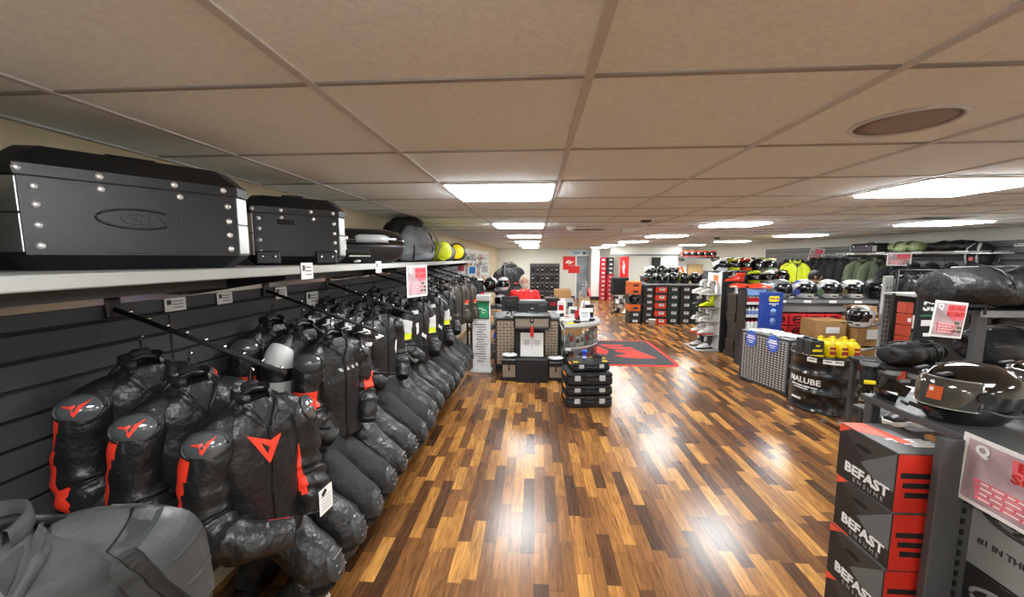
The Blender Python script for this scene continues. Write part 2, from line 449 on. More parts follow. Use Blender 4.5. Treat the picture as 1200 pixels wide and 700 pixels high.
def chest_decal(name, polys, x0, z0, s, mat, parent, seed, amp, off=.006, L=.635):
    """flat badge cut-outs laid on the front of the torso; polys in a unit square"""
    mb = MB()
    for poly in polys:
        n = len(poly); P = []
        for u, v in poly:
            x = x0 + u * s; z = z0 + v * s
            P.append((x, front_y(x, z, seed, amp, L) + off, z))
        vs = P + [(a, b - .012, c) for a, b, c in P]
        mb.add(vs, [list(range(n)), [n + i for i in range(n)][::-1]] + [[i, n + i, n + (i + 1) % n, (i + 1) % n] for i in range(n)])
    return obj(name, mb, mat, parent)
DEVIL = [[(-.95, .42), (-.28, .30), (-.2, -.12), (.06, -.82), (-.05, -1.0), (-.1, -.95)], [(-.28, .30), (.95, 1.0), (.62, .35), (.30, .38), (.02, .12), (-.2, -.12)],
         [(.62, .35), (.06, -.82), (-.04, -.52), (.12, -.1), (.30, .38)], [(-.2, -.12), (-.04, -.52), (.06, -.82), (-.1, -.75)]]
STAR = [[(-1, -.18), (-.1, .5), (.25, .5), (-.45, -.18)], [(-.45, -.18), (.0, -.02), (.5, -.45), (.15, -.45)], [(.25, .5), (.1, .12), (1, .22), (.55, -.05), (.6, -.5), (.3, -.1), (0, -.02), (-.1, .2)]]
def jacket(lab, loc, mats, seed, arm=None, bend=(.9, .3), armor=None, chest=None, bands=(), stripe=None, group=None, amp=.010, L=.635, scale=(1.0, 1.0, 1.02), tagged=False, tbands=(), rz=-PI / 2 - .38, shoulder_logo=None, collar_mat=None):
    """mats: list torso mats; arm: list of sleeve mats"""
    arm = arm or mats
    root = thing('riding_jacket', lab, 'jacket', loc, rz, group, scale=scale)
    prof = crom(TORSO, 26); n = 40; rings = []
    for z, hw, hd in prof:
        r = []
        for j in range(n):
            a = 2 * PI * j / n; c, s = math.cos(a), math.sin(a)
            x = hw * math.copysign(abs(c) ** .8, c); y = hd * math.copysign(abs(s) ** .8, s)
            zz = z * L / .635
            d = Vector((c, s, 0)); q = Vector((x, y, zz)) + d * wrinkle((x, y, zz), seed, amp * (1.1 if z < -.05 else .3))
            r.append(q)
        rings.append(r)
    def tm(i, j):
        t = i / 25; a = (j + .5) / n
        for t0, t1, a0, a1, mi in tbands:
            if t0 <= t <= t1 and (a0 <= a <= a1): return mi
        return 0
    obj('torso', MB().loft(rings, True, True, mfun=tm), mats, root)
    # open collar with a V neck: dark lining, two lapels and a standing collar at the back
    chest_decal('neck_lining', [[(-.92, .06), (.92, .06), (.62, -.5), (.06, -1.75), (-.06, -1.75), (-.62, -.5)]], 0, -.016, .054, MBLACK, root, seed, amp, off=.004, L=L)
    lp_ = MB()
    for s in (1, -1):
        rows = []
        for u in [i / 8 for i in range(9)]:
            xa = s * (.056 * (1 - u) + .004); z = -.012 - .10 * u
            y = front_y(xa, z, seed, amp, L)
            wd = .034 * (1 - .55 * u)
            rows.append([(xa, y + .002, z), (xa + s * wd * .4, front_y(xa + s * wd * .4, z, seed, amp, L) + .016, z + .012), (xa + s * wd, front_y(xa + s * wd, z + .004, seed, amp, L) + .004, z + .004)])
        lp_.loft(rows if s > 0 else [r[::-1] for r in rows], False, False, closed=False)
    obj('lapel', lp_, collar_mat or mats[0], root)
    cr = []
    for rr, z in ((.064, -.016), (.071, .014), (.068, .044), (.062, .046), (.058, .0)):
        cr.append([(rr * 1.05 * math.cos(PI / 2 + .55 + (2 * PI - 1.1) * j / 22), rr * math.sin(PI / 2 + .55 + (2 * PI - 1.1) * j / 22) - .004, z - .020 * max(0, math.cos((2 * PI - 1.1) * j / 22 + .55)) * (z > 0)) for j in range(23)])
    obj('collar', MB().loft(cr, False, False, closed=False), collar_mat or mats[0], root)
    zp = MB(); k = 16
    for i in range(k):
        z0 = -.115 - (L - .135) * i / k; z1 = -.115 - (L - .135) * (i + 1) / k
        zp.box((0, front_y(0, (z0 + z1) / 2, seed, amp, L) + .002, (z0 + z1) / 2), (.014, .008, z0 - z1))
    obj('zipper', zp, GREY if seed % 3 == 0 else BLACK, root)
    # sleeves
    for s in (1, -1):
        b = bend[0] if s > 0 else bend[1]
        ctrl = [(s * .070, -.004, -.062), (s * .125, .004, -.088), (s * .176, .014, -.155), (s * .200, .012, -.28), (s * .204, .010 + .02 * b, -.40), (s * (.202 - .015 * b), .045 + .06 * b, -.475 + .01 * b), (s * (.196 - .08 * b), .06 + .13 * b, -.545 + .045 * b), (s * (.19 - .17 * b), .07 + .17 * b, -.605 + .095 * b)]
        rad = crom([(.046,), (.064,), (.080,), (.076,), (.080,), (.074,), (.064,), (.052,)], 60)
        path = [Vector(p) for p in crom(ctrl, 60)]; m = 44; NS = 59
        R2 = []; dirs = []
        for i, p in enumerate(path):
            t = (path[min(i + 1, NS)] - path[max(i - 1, 0)]).normalized(); uu_ = i / NS
            a = Vector((0, 1, 0)) - t * t.y; a.normalize(); c = t.cross(a)     # a = front, c = side
            ring = []; dd = []
            for j in range(m):
                th = 2 * PI * j / m; d = a * math.cos(th) + c * math.sin(th)
                inner = .5 + .5 * math.cos(th)
                fold = .0085 * math.sin(uu_ * 62 + 1.2 * math.sin(th)) * math.exp(-((uu_ - .62) / .16) ** 2) * (.35 + .65 * inner)
                seam = -.006 * (math.exp(-((uu_ - .40) / .008) ** 2) + math.exp(-((uu_ - .50) / .008) ** 2)) if armor == 'devil' else 0
                q = p + d * (rad[i][0] + fold + seam)
                q = q + d * wrinkle(q, seed + s * .37, amp * (.6 + .8 * uu_))
                ring.append(q); dd.append((math.cos(th), s * d.x))
            R2.append(ring); dirs.append(dd)
        def sm(i, j):
            t = i / (NS - 1); f, o = dirs[i][j]
            if stripe:
                for (sd, t0, t1, f0, f1, o0, mi) in stripe:
                    wob = (.12 * math.sin(t * 19 + seed) + .05 * math.sin(t * 43)) if s > 0 else .12 * math.sin((t - t0) / (t1 - t0) * PI) - .10
                    if sd in (0, s) and t0 <= t <= t1 and f0 - wob * .4 <= f <= f1 + wob and (o >= o0 if o0 > -2 else o <= o0 + 3): return mi
            for t0, t1, mi in bands:
                if t0 <= t <= t1: return mi
            return 0
        sl = obj('sleeve', MB().loft(R2, True, True, mfun=sm), arm, root)
        cc = (s * .262, .012, -.155)
        if armor in ('dome', 'devil'):
            fr = frame((s * .268, .016, -.160), (-s * .42, .9, 0), (0, -.25 * s * 0, 1)) @ Ry(-s * .0)
            mbd = MB().ball((0, 0, 0), (.074, .056, .046), 24, 14)
            dfr = frame(path[15] + Vector((s * .60, .68, .42)) * rad[15][0] * .66, (-.75, s * .66, 0), (-s * .25, -.28, .92))
            dm = obj('shoulder_armor', mbd, CLEAR_ARM if armor == 'devil' else GUNARM, sl, dfr)
            rimm = MB().tube([(.071 * math.cos(q), .053 * math.sin(q), .016) for q in [2 * PI * i / 28 for i in range(29)]], .006, 6)
            obj('armor_rim', rimm, LEATHER2, sl, dfr)
            if armor == 'devil':
                mb = MB()
                sg = s
                for poly in DEVIL:
                    pts = []
                    for u, v in poly:
                        uu, vv = u * .036 * 1.15, v * .030
                        zq = .046 * math.sqrt(max(0, 1 - (uu / .074) ** 2 - (vv / .056) ** 2)) + .003
                        pts.append((uu, vv, zq))
                    nn = len(pts)
                    lo = [(a, b_, c_ - .01) for a, b_, c_ in pts]
                    mb.add(pts + lo, [list(range(nn)), [nn + i for i in range(nn)][::-1]] + [[i, nn + i, nn + (i + 1) % nn, (i + 1) % nn] for i in range(nn)])
                obj('badge', mb, ORED, sl, dfr)
        elif armor == 'plate':
            fr = frame(path[16] + Vector((s * .60, .70, .35)) * rad[16][0] * .62, (-.78, s * .62, 0), (0, 0, 1))
            def pad(i0, i1, k, off):
                rows = []; n_ = i1 - i0
                for i in range(i0, i1 + 1):
                    v = (i - i0) / n_
                    wd = k * (.62 + .30 * min(1, v / .25) - .62 * max(0, v - .45) / .55)
                    t = (path[min(i + 1, NS)] - path[max(i - 1, 0)]).normalized()
                    a_ = Vector((0, 1, 0)) - t * t.y; a_.normalize(); c_ = t.cross(a_); row = []
                    for q in range(13):
                        u = -1 + q / 6; th = s * .62 + wd * u
                        o_ = off if (abs(u) < .95 and 0 < i - i0 < n_) else -.012
                        row.append(path[i] + (a_ * math.cos(th) + c_ * math.sin(th)) * (rad[i][0] + o_))
                    rows.append(row)
                return MB().loft(rows, False, False, closed=False, smooth=False)
            pdm = obj('shoulder_armor', pad(9, 33, 1.0, .014), LEATHER2, sl)
            ap = obj('armor_plate', pad(12, 29, .74, .026), PADG, pdm)
            obj('armor_rib', pad(17, 19, .52, .031), TEXGREY, ap); obj('armor_rib', pad(22, 24, .46, .031), TEXGREY, ap)
            for th_ in (s * 1.75, -s * .55):
                pts_ = []
                for i in range(8, NS, 3):
                    t = (path[min(i + 1, NS)] - path[max(i - 1, 0)]).normalized(); a_ = Vector((0, 1, 0)) - t * t.y; a_.normalize(); c_ = t.cross(a_)
                    q = path[i] + (a_ * math.cos(th_) + c_ * math.sin(th_)) * rad[i][0]
                    pts_.append(q + (a_ * math.cos(th_) + c_ * math.sin(th_)) * wrinkle(q, seed + s * .37, amp * (.6 + .8 * i / NS)))
                obj('seam_piping', MB().tube(pts_, .004, 6), LEATHER2, sl)
        if shoulder_logo:
            fr = frame(path[15] + Vector((s * .56, .60, .4)) * rad[15][0] * .42, (-.72, s * .68, 0), (-s * .3, -.3, 1))
            obj('shoulder_cup', MB().ball((0, 0, 0), (.098, .076, .066), 20, 10), arm[0], sl, fr)
            mb = MB()
            for poly in STAR:
                pts = []
                for u, v in poly:
                    uu, vv = u * .080, v * .066
                    zq = .066 * math.sqrt(max(0, 1 - (uu / .098) ** 2 - (vv / .076) ** 2)) + .003
                    pts.append((uu, vv, zq))
                nn = len(pts); lo = [(a, b_, c_ - .01) for a, b_, c_ in pts]
                mb.add(pts + lo, [list(range(nn)), [nn + i for i in range(nn)][::-1]] + [[i, nn + i, nn + (i + 1) % nn, (i + 1) % nn] for i in range(nn)])
            obj('shoulder_logo', mb, shoulder_logo, sl, fr)
        # cuff
        e = path[-1]; e0 = path[-3]
        obj('cuff', MB().cyl(e0.lerp(e, .6), e + (e - e0) * .3, .054, 18), BLACK, sl)
        if armor == 'devil':   # elbow slider puck
            el = path[35]
            obj('elbow_slider', MB().ball((el.x + s * .035, el.y - .02, el.z - .055), (.05, .06, .045), 14, 8), GBLACK, sl)
    hm = MB().tube([(0, 0, .03), (0, 0, .10), (.0, .012, .125), (.0, .028, .115)], .004, 6, mi=1)
    hm.tube([(-.10, 0, -.02), (-.05, 0, .02), (0, 0, .035), (.05, 0, .02), (.10, 0, -.02)], .012, 8)
    hm.box((0, -.01, .045), (.07, .03, .04), bev=.01)
    obj('hanger', hm, [BLACK, STEEL], root)
    if chest == 'devil':
        chest_decal('chest_logo', DEVIL, .02, -.185, .068, ORED, root, seed, amp, L=L)
    elif chest == 'star':
        chest_decal('chest_logo', [[(u * .7, v * .5) for u, v in p] for p in STAR], .09, -.17, .07, WHITE, root, seed, amp, L=L)
        chest_decal('front_flash', [[(-.3, 1), (.2, .8), (.35, -.2), (-.05, -1), (-.3, .1)]], -.11, -.30, .06, WHITE, root, seed, amp, L=L)
    elif chest == 'text':
        chest_decal('chest_lettering', [[(-1.0 + .5 * i, -.1), (-.86 + .5 * i, .12), (-.62 + .5 * i, .12), (-.75 + .5 * i, -.1)] for i in range(4)], -.03, -.19, .09, LGREY, root, seed, amp, L=L)
    elif chest == 'flash':
        chest_decal('front_flash', [[(-.9, -.5), (-.2, -.1), (-.1, -.4), (-.8, -.9)], [(.3, 1), (.6, .9), (.5, -.2), (.3, 0)]], .05, -.3, .1, WHITE, root, seed, amp, L=L)
    if tagged:
        tg = MB().box((0, 0, 0), (.085, .003, .115))
        for i in range(5): tg.box((0, .0022, .02 - i * .014), (.06, .0012, .004), mi=1)
        tg.box((-.012, .0022, .038), (.03, .0012, .02), mi=2, X=Ry(.6))
        obj('hang_tag', tg, [PAPER, LGREY, BLACK], root, T(-.17, .20, -.50) @ Rz(.25))
    return root
CLEAR_ARM = M('armor_shell_smoked', S(92, 97, 100), 0.12, coat=0.8, metal=.3)
GUNARM = M('armor_shell_grey', S(78, 82, 84), 0.2, coat=0.5, metal=.2)
PADG = M('armor_pad_charcoal', S(58, 61, 62), .36)
GR = 'riding jackets hanging on the left wall'
RACE = dict(arm=[LEATHER, ORED], armor='devil', bend=(1.0, .15), group=GR,
            stripe=[(1, .24, .56, -.62, .30, .3, 1), (1, .56, .70, -.75, .62, .1, 1), (1, .70, .80, -.8, .35, .1, 1), (1, .86, .99, -.95, -.25, -.9, 1), (-1, .32, .80, .25, .80, -3.10, 1)])
j3 = jacket('black leather race jacket with a big red emblem on the chest, outermost on its rail', (-1.20, 1.47, 1.365), [LEATHER], 1.3, chest='devil', tagged=True, amp=.011, **RACE)
j2 = jacket('black leather race jacket with clear shoulder cup, middle one of the three red striped', (-1.44, 1.44, 1.44), [LEATHER], 2.1, amp=.011, **RACE)
j1 = jacket('black leather race jacket with clear shoulder cup, closest of the three to the slatwall', (-1.66, 1.45, 1.505), [LEATHER], 3.7, amp=.011, **RACE)
# red wedge on the lower sleeve of the middle one comes with the stripe; nearest rail
TX = dict(arm=[TEXGREY, YELLOW], armor='plate', group=GR, bend=(.5, .5), stripe=[(-1, .44, .62, -.25, .45, .6, 1)])
j0 = jacket('charcoal textile jacket with angular shoulder armour and yellow flashes, lowest corner by the camera', (-1.11, .60, 1.385), [TEXGREY, YELLOW], 4.4, amp=.017, scale=(1.3, 1.12, 1.1), **TX)
chest_decal('yellow_flash', [[(-.6, -.2), (.5, .5), (.9, .2), (-.1, -.6)]], -.06, -.26, .045, YELLOW, j0, 4.4, .017)
CLEARF = M('plastic_film', S(150, 154, 158), .45, trans=.6, bump=.3, bscale=14, bdist=.02)
pb = MB()
rings = []
for i, (r, z) in enumerate([(.06, .08), (.12, .02), (.15, -.06), (.16, -.2), (.16, -.32)]):
    rings.append([(r * math.cos(a) * 1.0 + .02 * noise.noise(Vector((a * 2, i, 3))), r * math.sin(a) * .9, z + .02 * noise.noise(Vector((a * 3, i, 9)))) for a in [2 * PI * k / 28 for k in range(28)]])
obj('plastic_cover', MB().loft(rings, False, False), CLEARF, j0, T(.10, .03, -.03))
dup(j0, (-1.38, .57, 1.36), scale=(1.2, .8, 1.1), label='charcoal textile jacket behind the one with yellow flashes, only its shoulder showing', skip=('plastic_cover',))
dup(j0, (-1.60, .55, 1.40), scale=(1.2, .8, 1.1), label='third charcoal textile jacket of the nearest rail, closest to the slatwall', skip=('plastic_cover',))

# second rail: dome armour with red wedges
AG = dict(armor='dome', group=GR, bend=(.35, .25))
j5 = jacket('black leather jacket with grey dome shoulders and red wedges on both upper arms', (-1.30, 2.28, 1.45), [LEATHER], 5.2, arm=[LEATHER, ORED], chest='text', amp=.011,
            stripe=[(0, .42, .60, .0, 1, -.3, 1)], **AG)
j4b = jacket('black jacket with one white upper sleeve behind the red wedge jacket', (-1.50, 2.30, 1.50), [LEATHER2], 6.1, arm=[LEATHER2, WLEATHER, BLACK], bands=[(.18, .34, 1), (.34, .42, 2), (.42, .6, 1)], group=GR, bend=(.3, .2))
j4 = jacket('black jacket with dome shoulder and red sleeve patch, closest of its rail to the slatwall', (-1.70, 2.30, 1.53), [LEATHER], 7.7, arm=[LEATHER, ORED], stripe=[(0, .42, .62, -.2, 1, -.3, 1)], **AG)
# third rail: white star logos
ST = dict(shoulder_logo=WHITE, group=GR, bend=(.45, .3))
j8 = jacket('black leather jacket with white logos on shoulder and chest, outermost of the logo jackets', (-1.36, 3.13, 1.475), [LEATHER, WHITE], 8.2, arm=[LEATHER, WHITE], chest='star', stripe=[(1, .34, .37, -1, 1, -1, 1)], **ST)
dup(j8, (-1.50, 3.14, 1.50), scale=(1.0, .72, 1.02), label='black leather jacket with white shoulder logo, second of the logo jackets from the aisle')
dup(j8, (-1.64, 3.12, 1.53), scale=(1.0, .72, 1.02), label='black leather jacket with white shoulder logo, third of the logo jackets from the aisle')
dup(j8, (-1.78, 3.10, 1.56), scale=(1.0, .72, 1.02), label='black leather jacket with white shoulder logo, closest of the logo jackets to the slatwall', skip=('chest_logo', 'front_flash'))
# fourth rail: white and yellow sleeves
WY = dict(arm=[LEATHER2, WLEATHER, YELLOW], bands=[(.30, .44, 1), (.44, .50, 2)], group=GR, bend=(.5, .4), stripe=[(0, .62, .9, .0, .7, -.2, 1)])
j9 = jacket('black jacket with white and yellow sleeve bands, nearest of the yellow banded pair', (-1.28, 3.90, 1.49), [LEATHER2, WLEATHER, YELLOW], 9.1, chest='flash', tbands=[(.30, .36, .05, .2, 1), (.36, .39, .05, .2, 2)], **WY)
dup(j9, (-1.24, 4.42, 1.49), label='black jacket with white and yellow sleeve bands, farther of the yellow banded pair')
dup(j8, (-1.52, 3.92, 1.54), scale=(1.0, .72, 1.02), label='black jacket tucked behind the nearer yellow banded jacket', skip=('chest_logo', 'front_flash', 'shoulder_logo'))
dup(j8, (-1.72, 3.90, 1.58), scale=(1.0, .72, 1.02), label='black jacket by the slatwall behind the nearer yellow banded jacket', skip=('chest_logo', 'front_flash', 'shoulder_logo'))
dup(j8, (-1.48, 4.45, 1.54), scale=(1.0, .72, 1.02), label='black jacket tucked behind the farther yellow banded jacket', skip=('chest_logo', 'front_flash', 'shoulder_logo'))
# fifth: white striped, then brown leather with orange stripes
j10 = jacket('black jacket with long white stripes and yellow tips down the sleeves', (-1.25, 4.95, 1.52), [LEATHER2, WLEATHER], 10.4, arm=[LEATHER2, WLEATHER, YELLOW], stripe=[(1, .15, .72, .2, .85, -.1, 1), (1, .72, .8, .2, .85, -.1, 2)], group=GR, bend=(.35, .3), chest='flash')
dup(j10, (-1.45, 5.0, 1.56), scale=(1.0, .72, 1.02), label='black jacket with white sleeve stripe behind the first striped one')
BR = dict(arm=[BROWNL, ORED, TAN], bands=[(.42, .47, 1), (.47, .49, 2)], group=GR, bend=(.2, .15))
j11 = jacket('dark brown leather jacket with orange sleeve stripe, nearest of the brown ones', (-1.38, 5.55, 1.58), [BROWNL, ORED, TAN], 11.6, **BR)
dup(j11, (-1.25, 5.82, 1.56), label='dark brown leather jacket with orange sleeve stripe, second of the brown ones')
dup(j11, (-1.16, 6.12, 1.55), label='dark brown leather jacket with orange sleeve stripe, most exposed of the brown ones')
dup(j11, (-1.55, 5.9, 1.6), scale=(1.0, .72, 1.02), label='dark brown leather jacket half hidden near the slatwall')
j12 = jacket('long black jacket with a red cuff at the end of the row', (-1.12, 6.72, 1.56), [TEXTILE, RED], 12.3, arm=[TEXTILE, RED], bands=[(.36, .40, 1), (.9, 1.0, 1)], group=GR, bend=(.35, .1), L=.75)
dup(j12, (-1.35, 6.75, 1.58), scale=(1.0, .72, 1.02), label='black jacket behind the red cuffed one at the end of the row')

# ------------------------------------------------------------------ trousers on the lower rails
KNEEM = M('knee_armor_black', S(52, 54, 55), .32)
def trousers(lab, loc, mat, seed, group='riding trousers on the lower rails', lettering=None, scale=(1.12, 1.15, 1.0), knee=.26, length=.92):
    root = thing('riding_trousers', lab, 'trousers', loc, -PI / 2, group, scale=scale)
    rings = []
    for z, hw, hd in crom([(0, .125, .070), (-.08, .150, .09), (-.18, .182, .115), (-.27, .182, .112)], 10):
        rings.append([Vector((hw * math.cos(a), hd * math.sin(a), z)) + Vector((math.cos(a), math.sin(a), 0)) * wrinkle((hw * math.cos(a), hd * math.sin(a), z), seed, .009) for a in [2 * PI * j / 32 for j in range(32)]])
    obj('seat_panel', MB().loft(rings), mat, root)
    wb = [[(h * math.cos(a), d * math.sin(a), z) for a in [2 * PI * j / 28 for j in range(28)]] for h, d, z in ((.134, .076, -.035), (.132, .074, .0), (.126, .070, .012))]
    obj('waistband', MB().loft(wb), BLACK, root)
    for s in (1, -1):
        path = crom([(s * .085, .0, -.16), (s * .098, .05 + knee * .3, -.30), (s * .108, knee, -.44), (s * .108, knee * .75, -.58), (s * .10, .03, -.78), (s * .098, .01, -length)], 30)
        rad = [r[0] for r in crom([(.095,), (.094,), (.088,), (.078,), (.070,), (.060,)], 30)]
        lg = obj('leg', MB().tube(path, rad, 24, disp=lambda q, d: d * (wrinkle(q, seed + s, .014) + .005 * math.sin(q.z * 75 + 2 * d.x) * math.exp(-((q.z + .52) / .10) ** 2))), mat, root)
        k = path[11]
        kn = MB().ball((0, 0, 0), (.055, .035, .085), 16, 10)
        for i in range(3): kn.box((0, .027, .04 - i * .035), (.07, .012, .008), bev=.003)
        obj('knee_armor', kn, KNEEM, lg, T(k[0], k[1] + .068, k[2]) @ Rx(.25))
        if lettering and s < 0:
            text(lettering, .062, WHITE, lg, frame((s * .10, .12, -.74), (0, -.35, 1), (-1, 0, 0)), bold=.02, sx=1.3)
            obj('pull_tab', MB().box((s * .07, .075, -.90), (.05, .02, .03), bev=.006), WHITE, lg)
    hm = MB().tube([(0, 0, .0), (0, 0, .07), (.0, .012, .09), (.0, .025, .08)], .004, 6, mi=1).box((0, 0, .008), (.3, .018, .02), bev=.005)
    obj('hanger', hm, [BLACK, STEEL], root)
    return root
tr = trousers('black leather trousers with BEFAST on the shin, under the red emblem jacket', (-1.33, 1.72, .92), LEATHER, 1.5, lettering='BEFAST')
tt = trousers('black textile trousers with grey knee armour, second pair along the low row', (-1.33, 2.18, .92), TEXTILE, 2.4)
names = ['third', 'fourth', 'fifth', 'sixth', 'seventh', 'eighth', 'ninth']
mm = [LEATHER, TEXTILE, LEATHER2, LEATHER, TEXTILE, LEATHER2, TEXTILE]
for i in range(7):
    dup(tt if i % 2 else tr, (-1.33 + .02 * math.sin(i * 2), 2.62 + .46 * i, .94 + .03 * (i == 3)), label=f'black riding trousers with bulging knees, {names[i]} pair along the low row',
        mats={'leg': mm[i], 'seat_panel': mm[i]}, skip=('lettering', 'pull_tab'))
for i in range(5):
    dup(tt, (-1.63, 1.95 + .66 * i, .95), scale=(1.0, .8, 1.0), label=f'black riding trousers tucked behind the front low row, {["nearest", "second", "third", "fourth", "farthest"][i]} hidden pair')

# ------------------------------------------------------------------ rails, shelf, tags
def arm(y, i, nm, x1=-1.08, z0=1.735, z1=1.455):
    t = thing('hanging_rail', f'black sloping hanging rail with steel balls, {nm} along the left wall', 'hanging rail', (XL + .016, y, z0), 0, 'sloping rails for jackets')
    L = x1 - XL - .016; dz = z1 - z0
    obj('bar', MB().tube([(0, 0, 0), (L, 0, dz)], .011, 8), MBLACK, t)
    obj('wall_bracket', MB().box((.012, 0, 0), (.024, .06, .09), bev=.006), BLACK, t)
    b = MB()
    for k in range(9):
        u = .12 + .86 * k / 8; b.ball((L * u, 0, dz * u + .017), .009, 10, 6)
    obj('ball_stops', b, STEEL, t)
for i, (y, nm) in enumerate(((.60, 'nearest'), (1.52, 'second'), (2.46, 'third'), (3.24, 'fourth'), (4.12, 'fifth'), (4.75, 'sixth'), (5.45, 'seventh'), (6.15, 'eighth'), (6.8, 'ninth'))):
    arm(y, i, nm, z0=1.735 if i < 4 else 1.79, z1=1.455 if i < 4 else 1.56)
for i, y in enumerate((1.75, 2.65, 3.55, 4.45, 5.3)):
    t = thing('low_rail', f'short black trouser rail low on the left wall, {["nearest", "second", "third", "fourth", "farthest"][i]}', 'hanging rail', (XL + .016, y, 1.1), 0, 'low rails for trousers')
    obj('bar', MB().box((.42, 0, 0), (.84, .02, .012)), MBLACK, t); obj('wall_bracket', MB().box((.012, 0, 0), (.024, .06, .08), bev=.005), BLACK, t)
SHX = -1.20
t = thing('wall_shelf', 'long pale grey shelf board carrying the luggage on the left wall', 'shelf', (XL, 0, 1.87))
bd = MB()
for a, b in ((-1.6, 1.86), (1.865, 3.4), (3.405, 5.2), (5.205, 7.1)): bd.box(((SHX - XL) / 2 + .01, (a + b) / 2, .02), (SHX - XL - .02, b - a, .040), bev=.004)
obj('board', bd, M('shelf_board', S(158, 160, 156), 0.5, var=0.05), t)
for y in (-.5, .72, 1.86, 3.4, 5.2, 7.0):
    obj('bracket', MB().prism([(0, 0), (.58, 0), (.58, -.03), (.05, -.11), (0, -.11)], .012, frame((.02, y, 0), (1, 0, 0), (0, 0, 1))), BLACK, t)
obj('apron', MB().box((.02 + .25, 3.0, -.035), (.02, 9.0, .065)), DGREY, t)
t = thing('chrome_strip', 'polished metal strip across the slatwall below the shelf', 'trim strip', (XL + .02, 1.0, 1.765))
obj('profile', MB().box((.004, .3, 0), (.012, 6.8, .034), bev=.003), M('polished_strip', S(190, 188, 184), 0.16, metal=1.0), t)
# price tags
def price_tag(lab, loc, rz, w=.07, h=.055, name='price_tag', group='price tags on the left wall'):
    t = thing(name, lab, 'price tag', loc, rz, group)
    obj('card', MB().box((0, 0, 0), (w, .003, h)), PAPER, t)
    pr = MB(); pr.box((-w * .3, -.002, h * .18), (w * .2, .002, h * .35))
    for i in range(3): pr.box((w * .1, -.002, h * .22 - i * h * .22), (w * .5, .002, h * .06))
    obj('print', pr, DGREY, t)
    return t
p0 = price_tag('white price card on the shelf edge under the second black case', (SHX + .004, 1.90, 1.885), PI / 2, .10, .085)
dup(p0, (SHX + .004, 2.80, 1.885), label='white price card on the shelf edge under the black top case')
dup(p0, (XL + .025, 1.81, 1.715), label='white label on the slatwall left of the panel joint', scale=(1.15, 1, .8))
dup(p0, (XL + .025, 2.12, 1.715), label='pale label on the slatwall right of the panel joint', scale=(1.1, 1, .8))
dup(p0, (XL + .025, 2.62, 1.70), label='white label card on the slatwall above the white sleeved jacket', scale=(1.2, 1, 1))
dup(p0, (XL + .025, 3.0, 1.62), label='bigger white label plate on the slatwall behind the logo jackets', scale=(1.6, 1, 1.3))
# promotional posters
def promo(lab, loc, rot, w, h, group='pink promotional posters', scale=None):
    t = thing('sale_poster', lab, 'poster', loc, 0, group, rot=rot)
    obj('card', MB().box((0, 0, 0), (w, .004, h)), PAPER, t)
    obj('collage', MB().box((0, -.0028, 0), (w * .9, .002, h * .88)), POSTER, t)
    bl = MB().prism([(-.12 * w, .40 * h), (.44 * w, .42 * h), (.44 * w, .02 * h), (.1 * w, -.02 * h), (-.1 * w, .16 * h)], .002, frame((0, -.0035, 0), (1, 0, 0), (0, 0, 1)))
    obj('pink_splash', bl, PINK, t)
    b2 = MB()
    for i in range(4): b2.box((-.08 * w + .01 * w * i, -.0045, -.12 * h - .075 * h * i), (.56 * w, .002, .055 * h))
    obj('pink_lines', b2, PINK, t)
    if w > .15:
        X = lambda x, z: frame((x * w, -.0065, z * h), (1, 0, 0), (0, 0, 1))
        text('EXTRA', .17 * h, DRED, t, X(.16, .32), bold=.02, sx=.9 * w / h)
        text('SCONTI', .17 * h, DRED, t, X(.17, .15), bold=.02, sx=.9 * w / h)
        text('Q', .2 * h, PAPER, t, X(-.33, .33), bold=.04)
        wl_ = MB()
        for i in range(4):
            x_ = -.30
            for q in (.06, .09, .05, .11, .07)[i % 2:]:
                wl_.box(((x_ + q / 2) * w, -.0062, (-.12 - .075 * i) * h), (q * w, .001, .022 * h)); x_ += q + .025
        obj('small_print', wl_, PAPER, t)
        gb = MB()
        for i, (x, z) in enumerate(((.26, -.08), (.36, -.2), (.2, -.3), (.36, -.31))): gb.box((x * w, -.0045, z * h), (.13 * w, .003, .06 * h), bev=.001)
        obj('stamp', gb, M('stamp_olive', S(70, 72, 40), .6), t)
    return t
promo('narrow pink and white promotional poster hanging from the shelf edge above the jackets', (-1.13, 3.52, 1.735), (0, 0, 1.15), .28, .30)
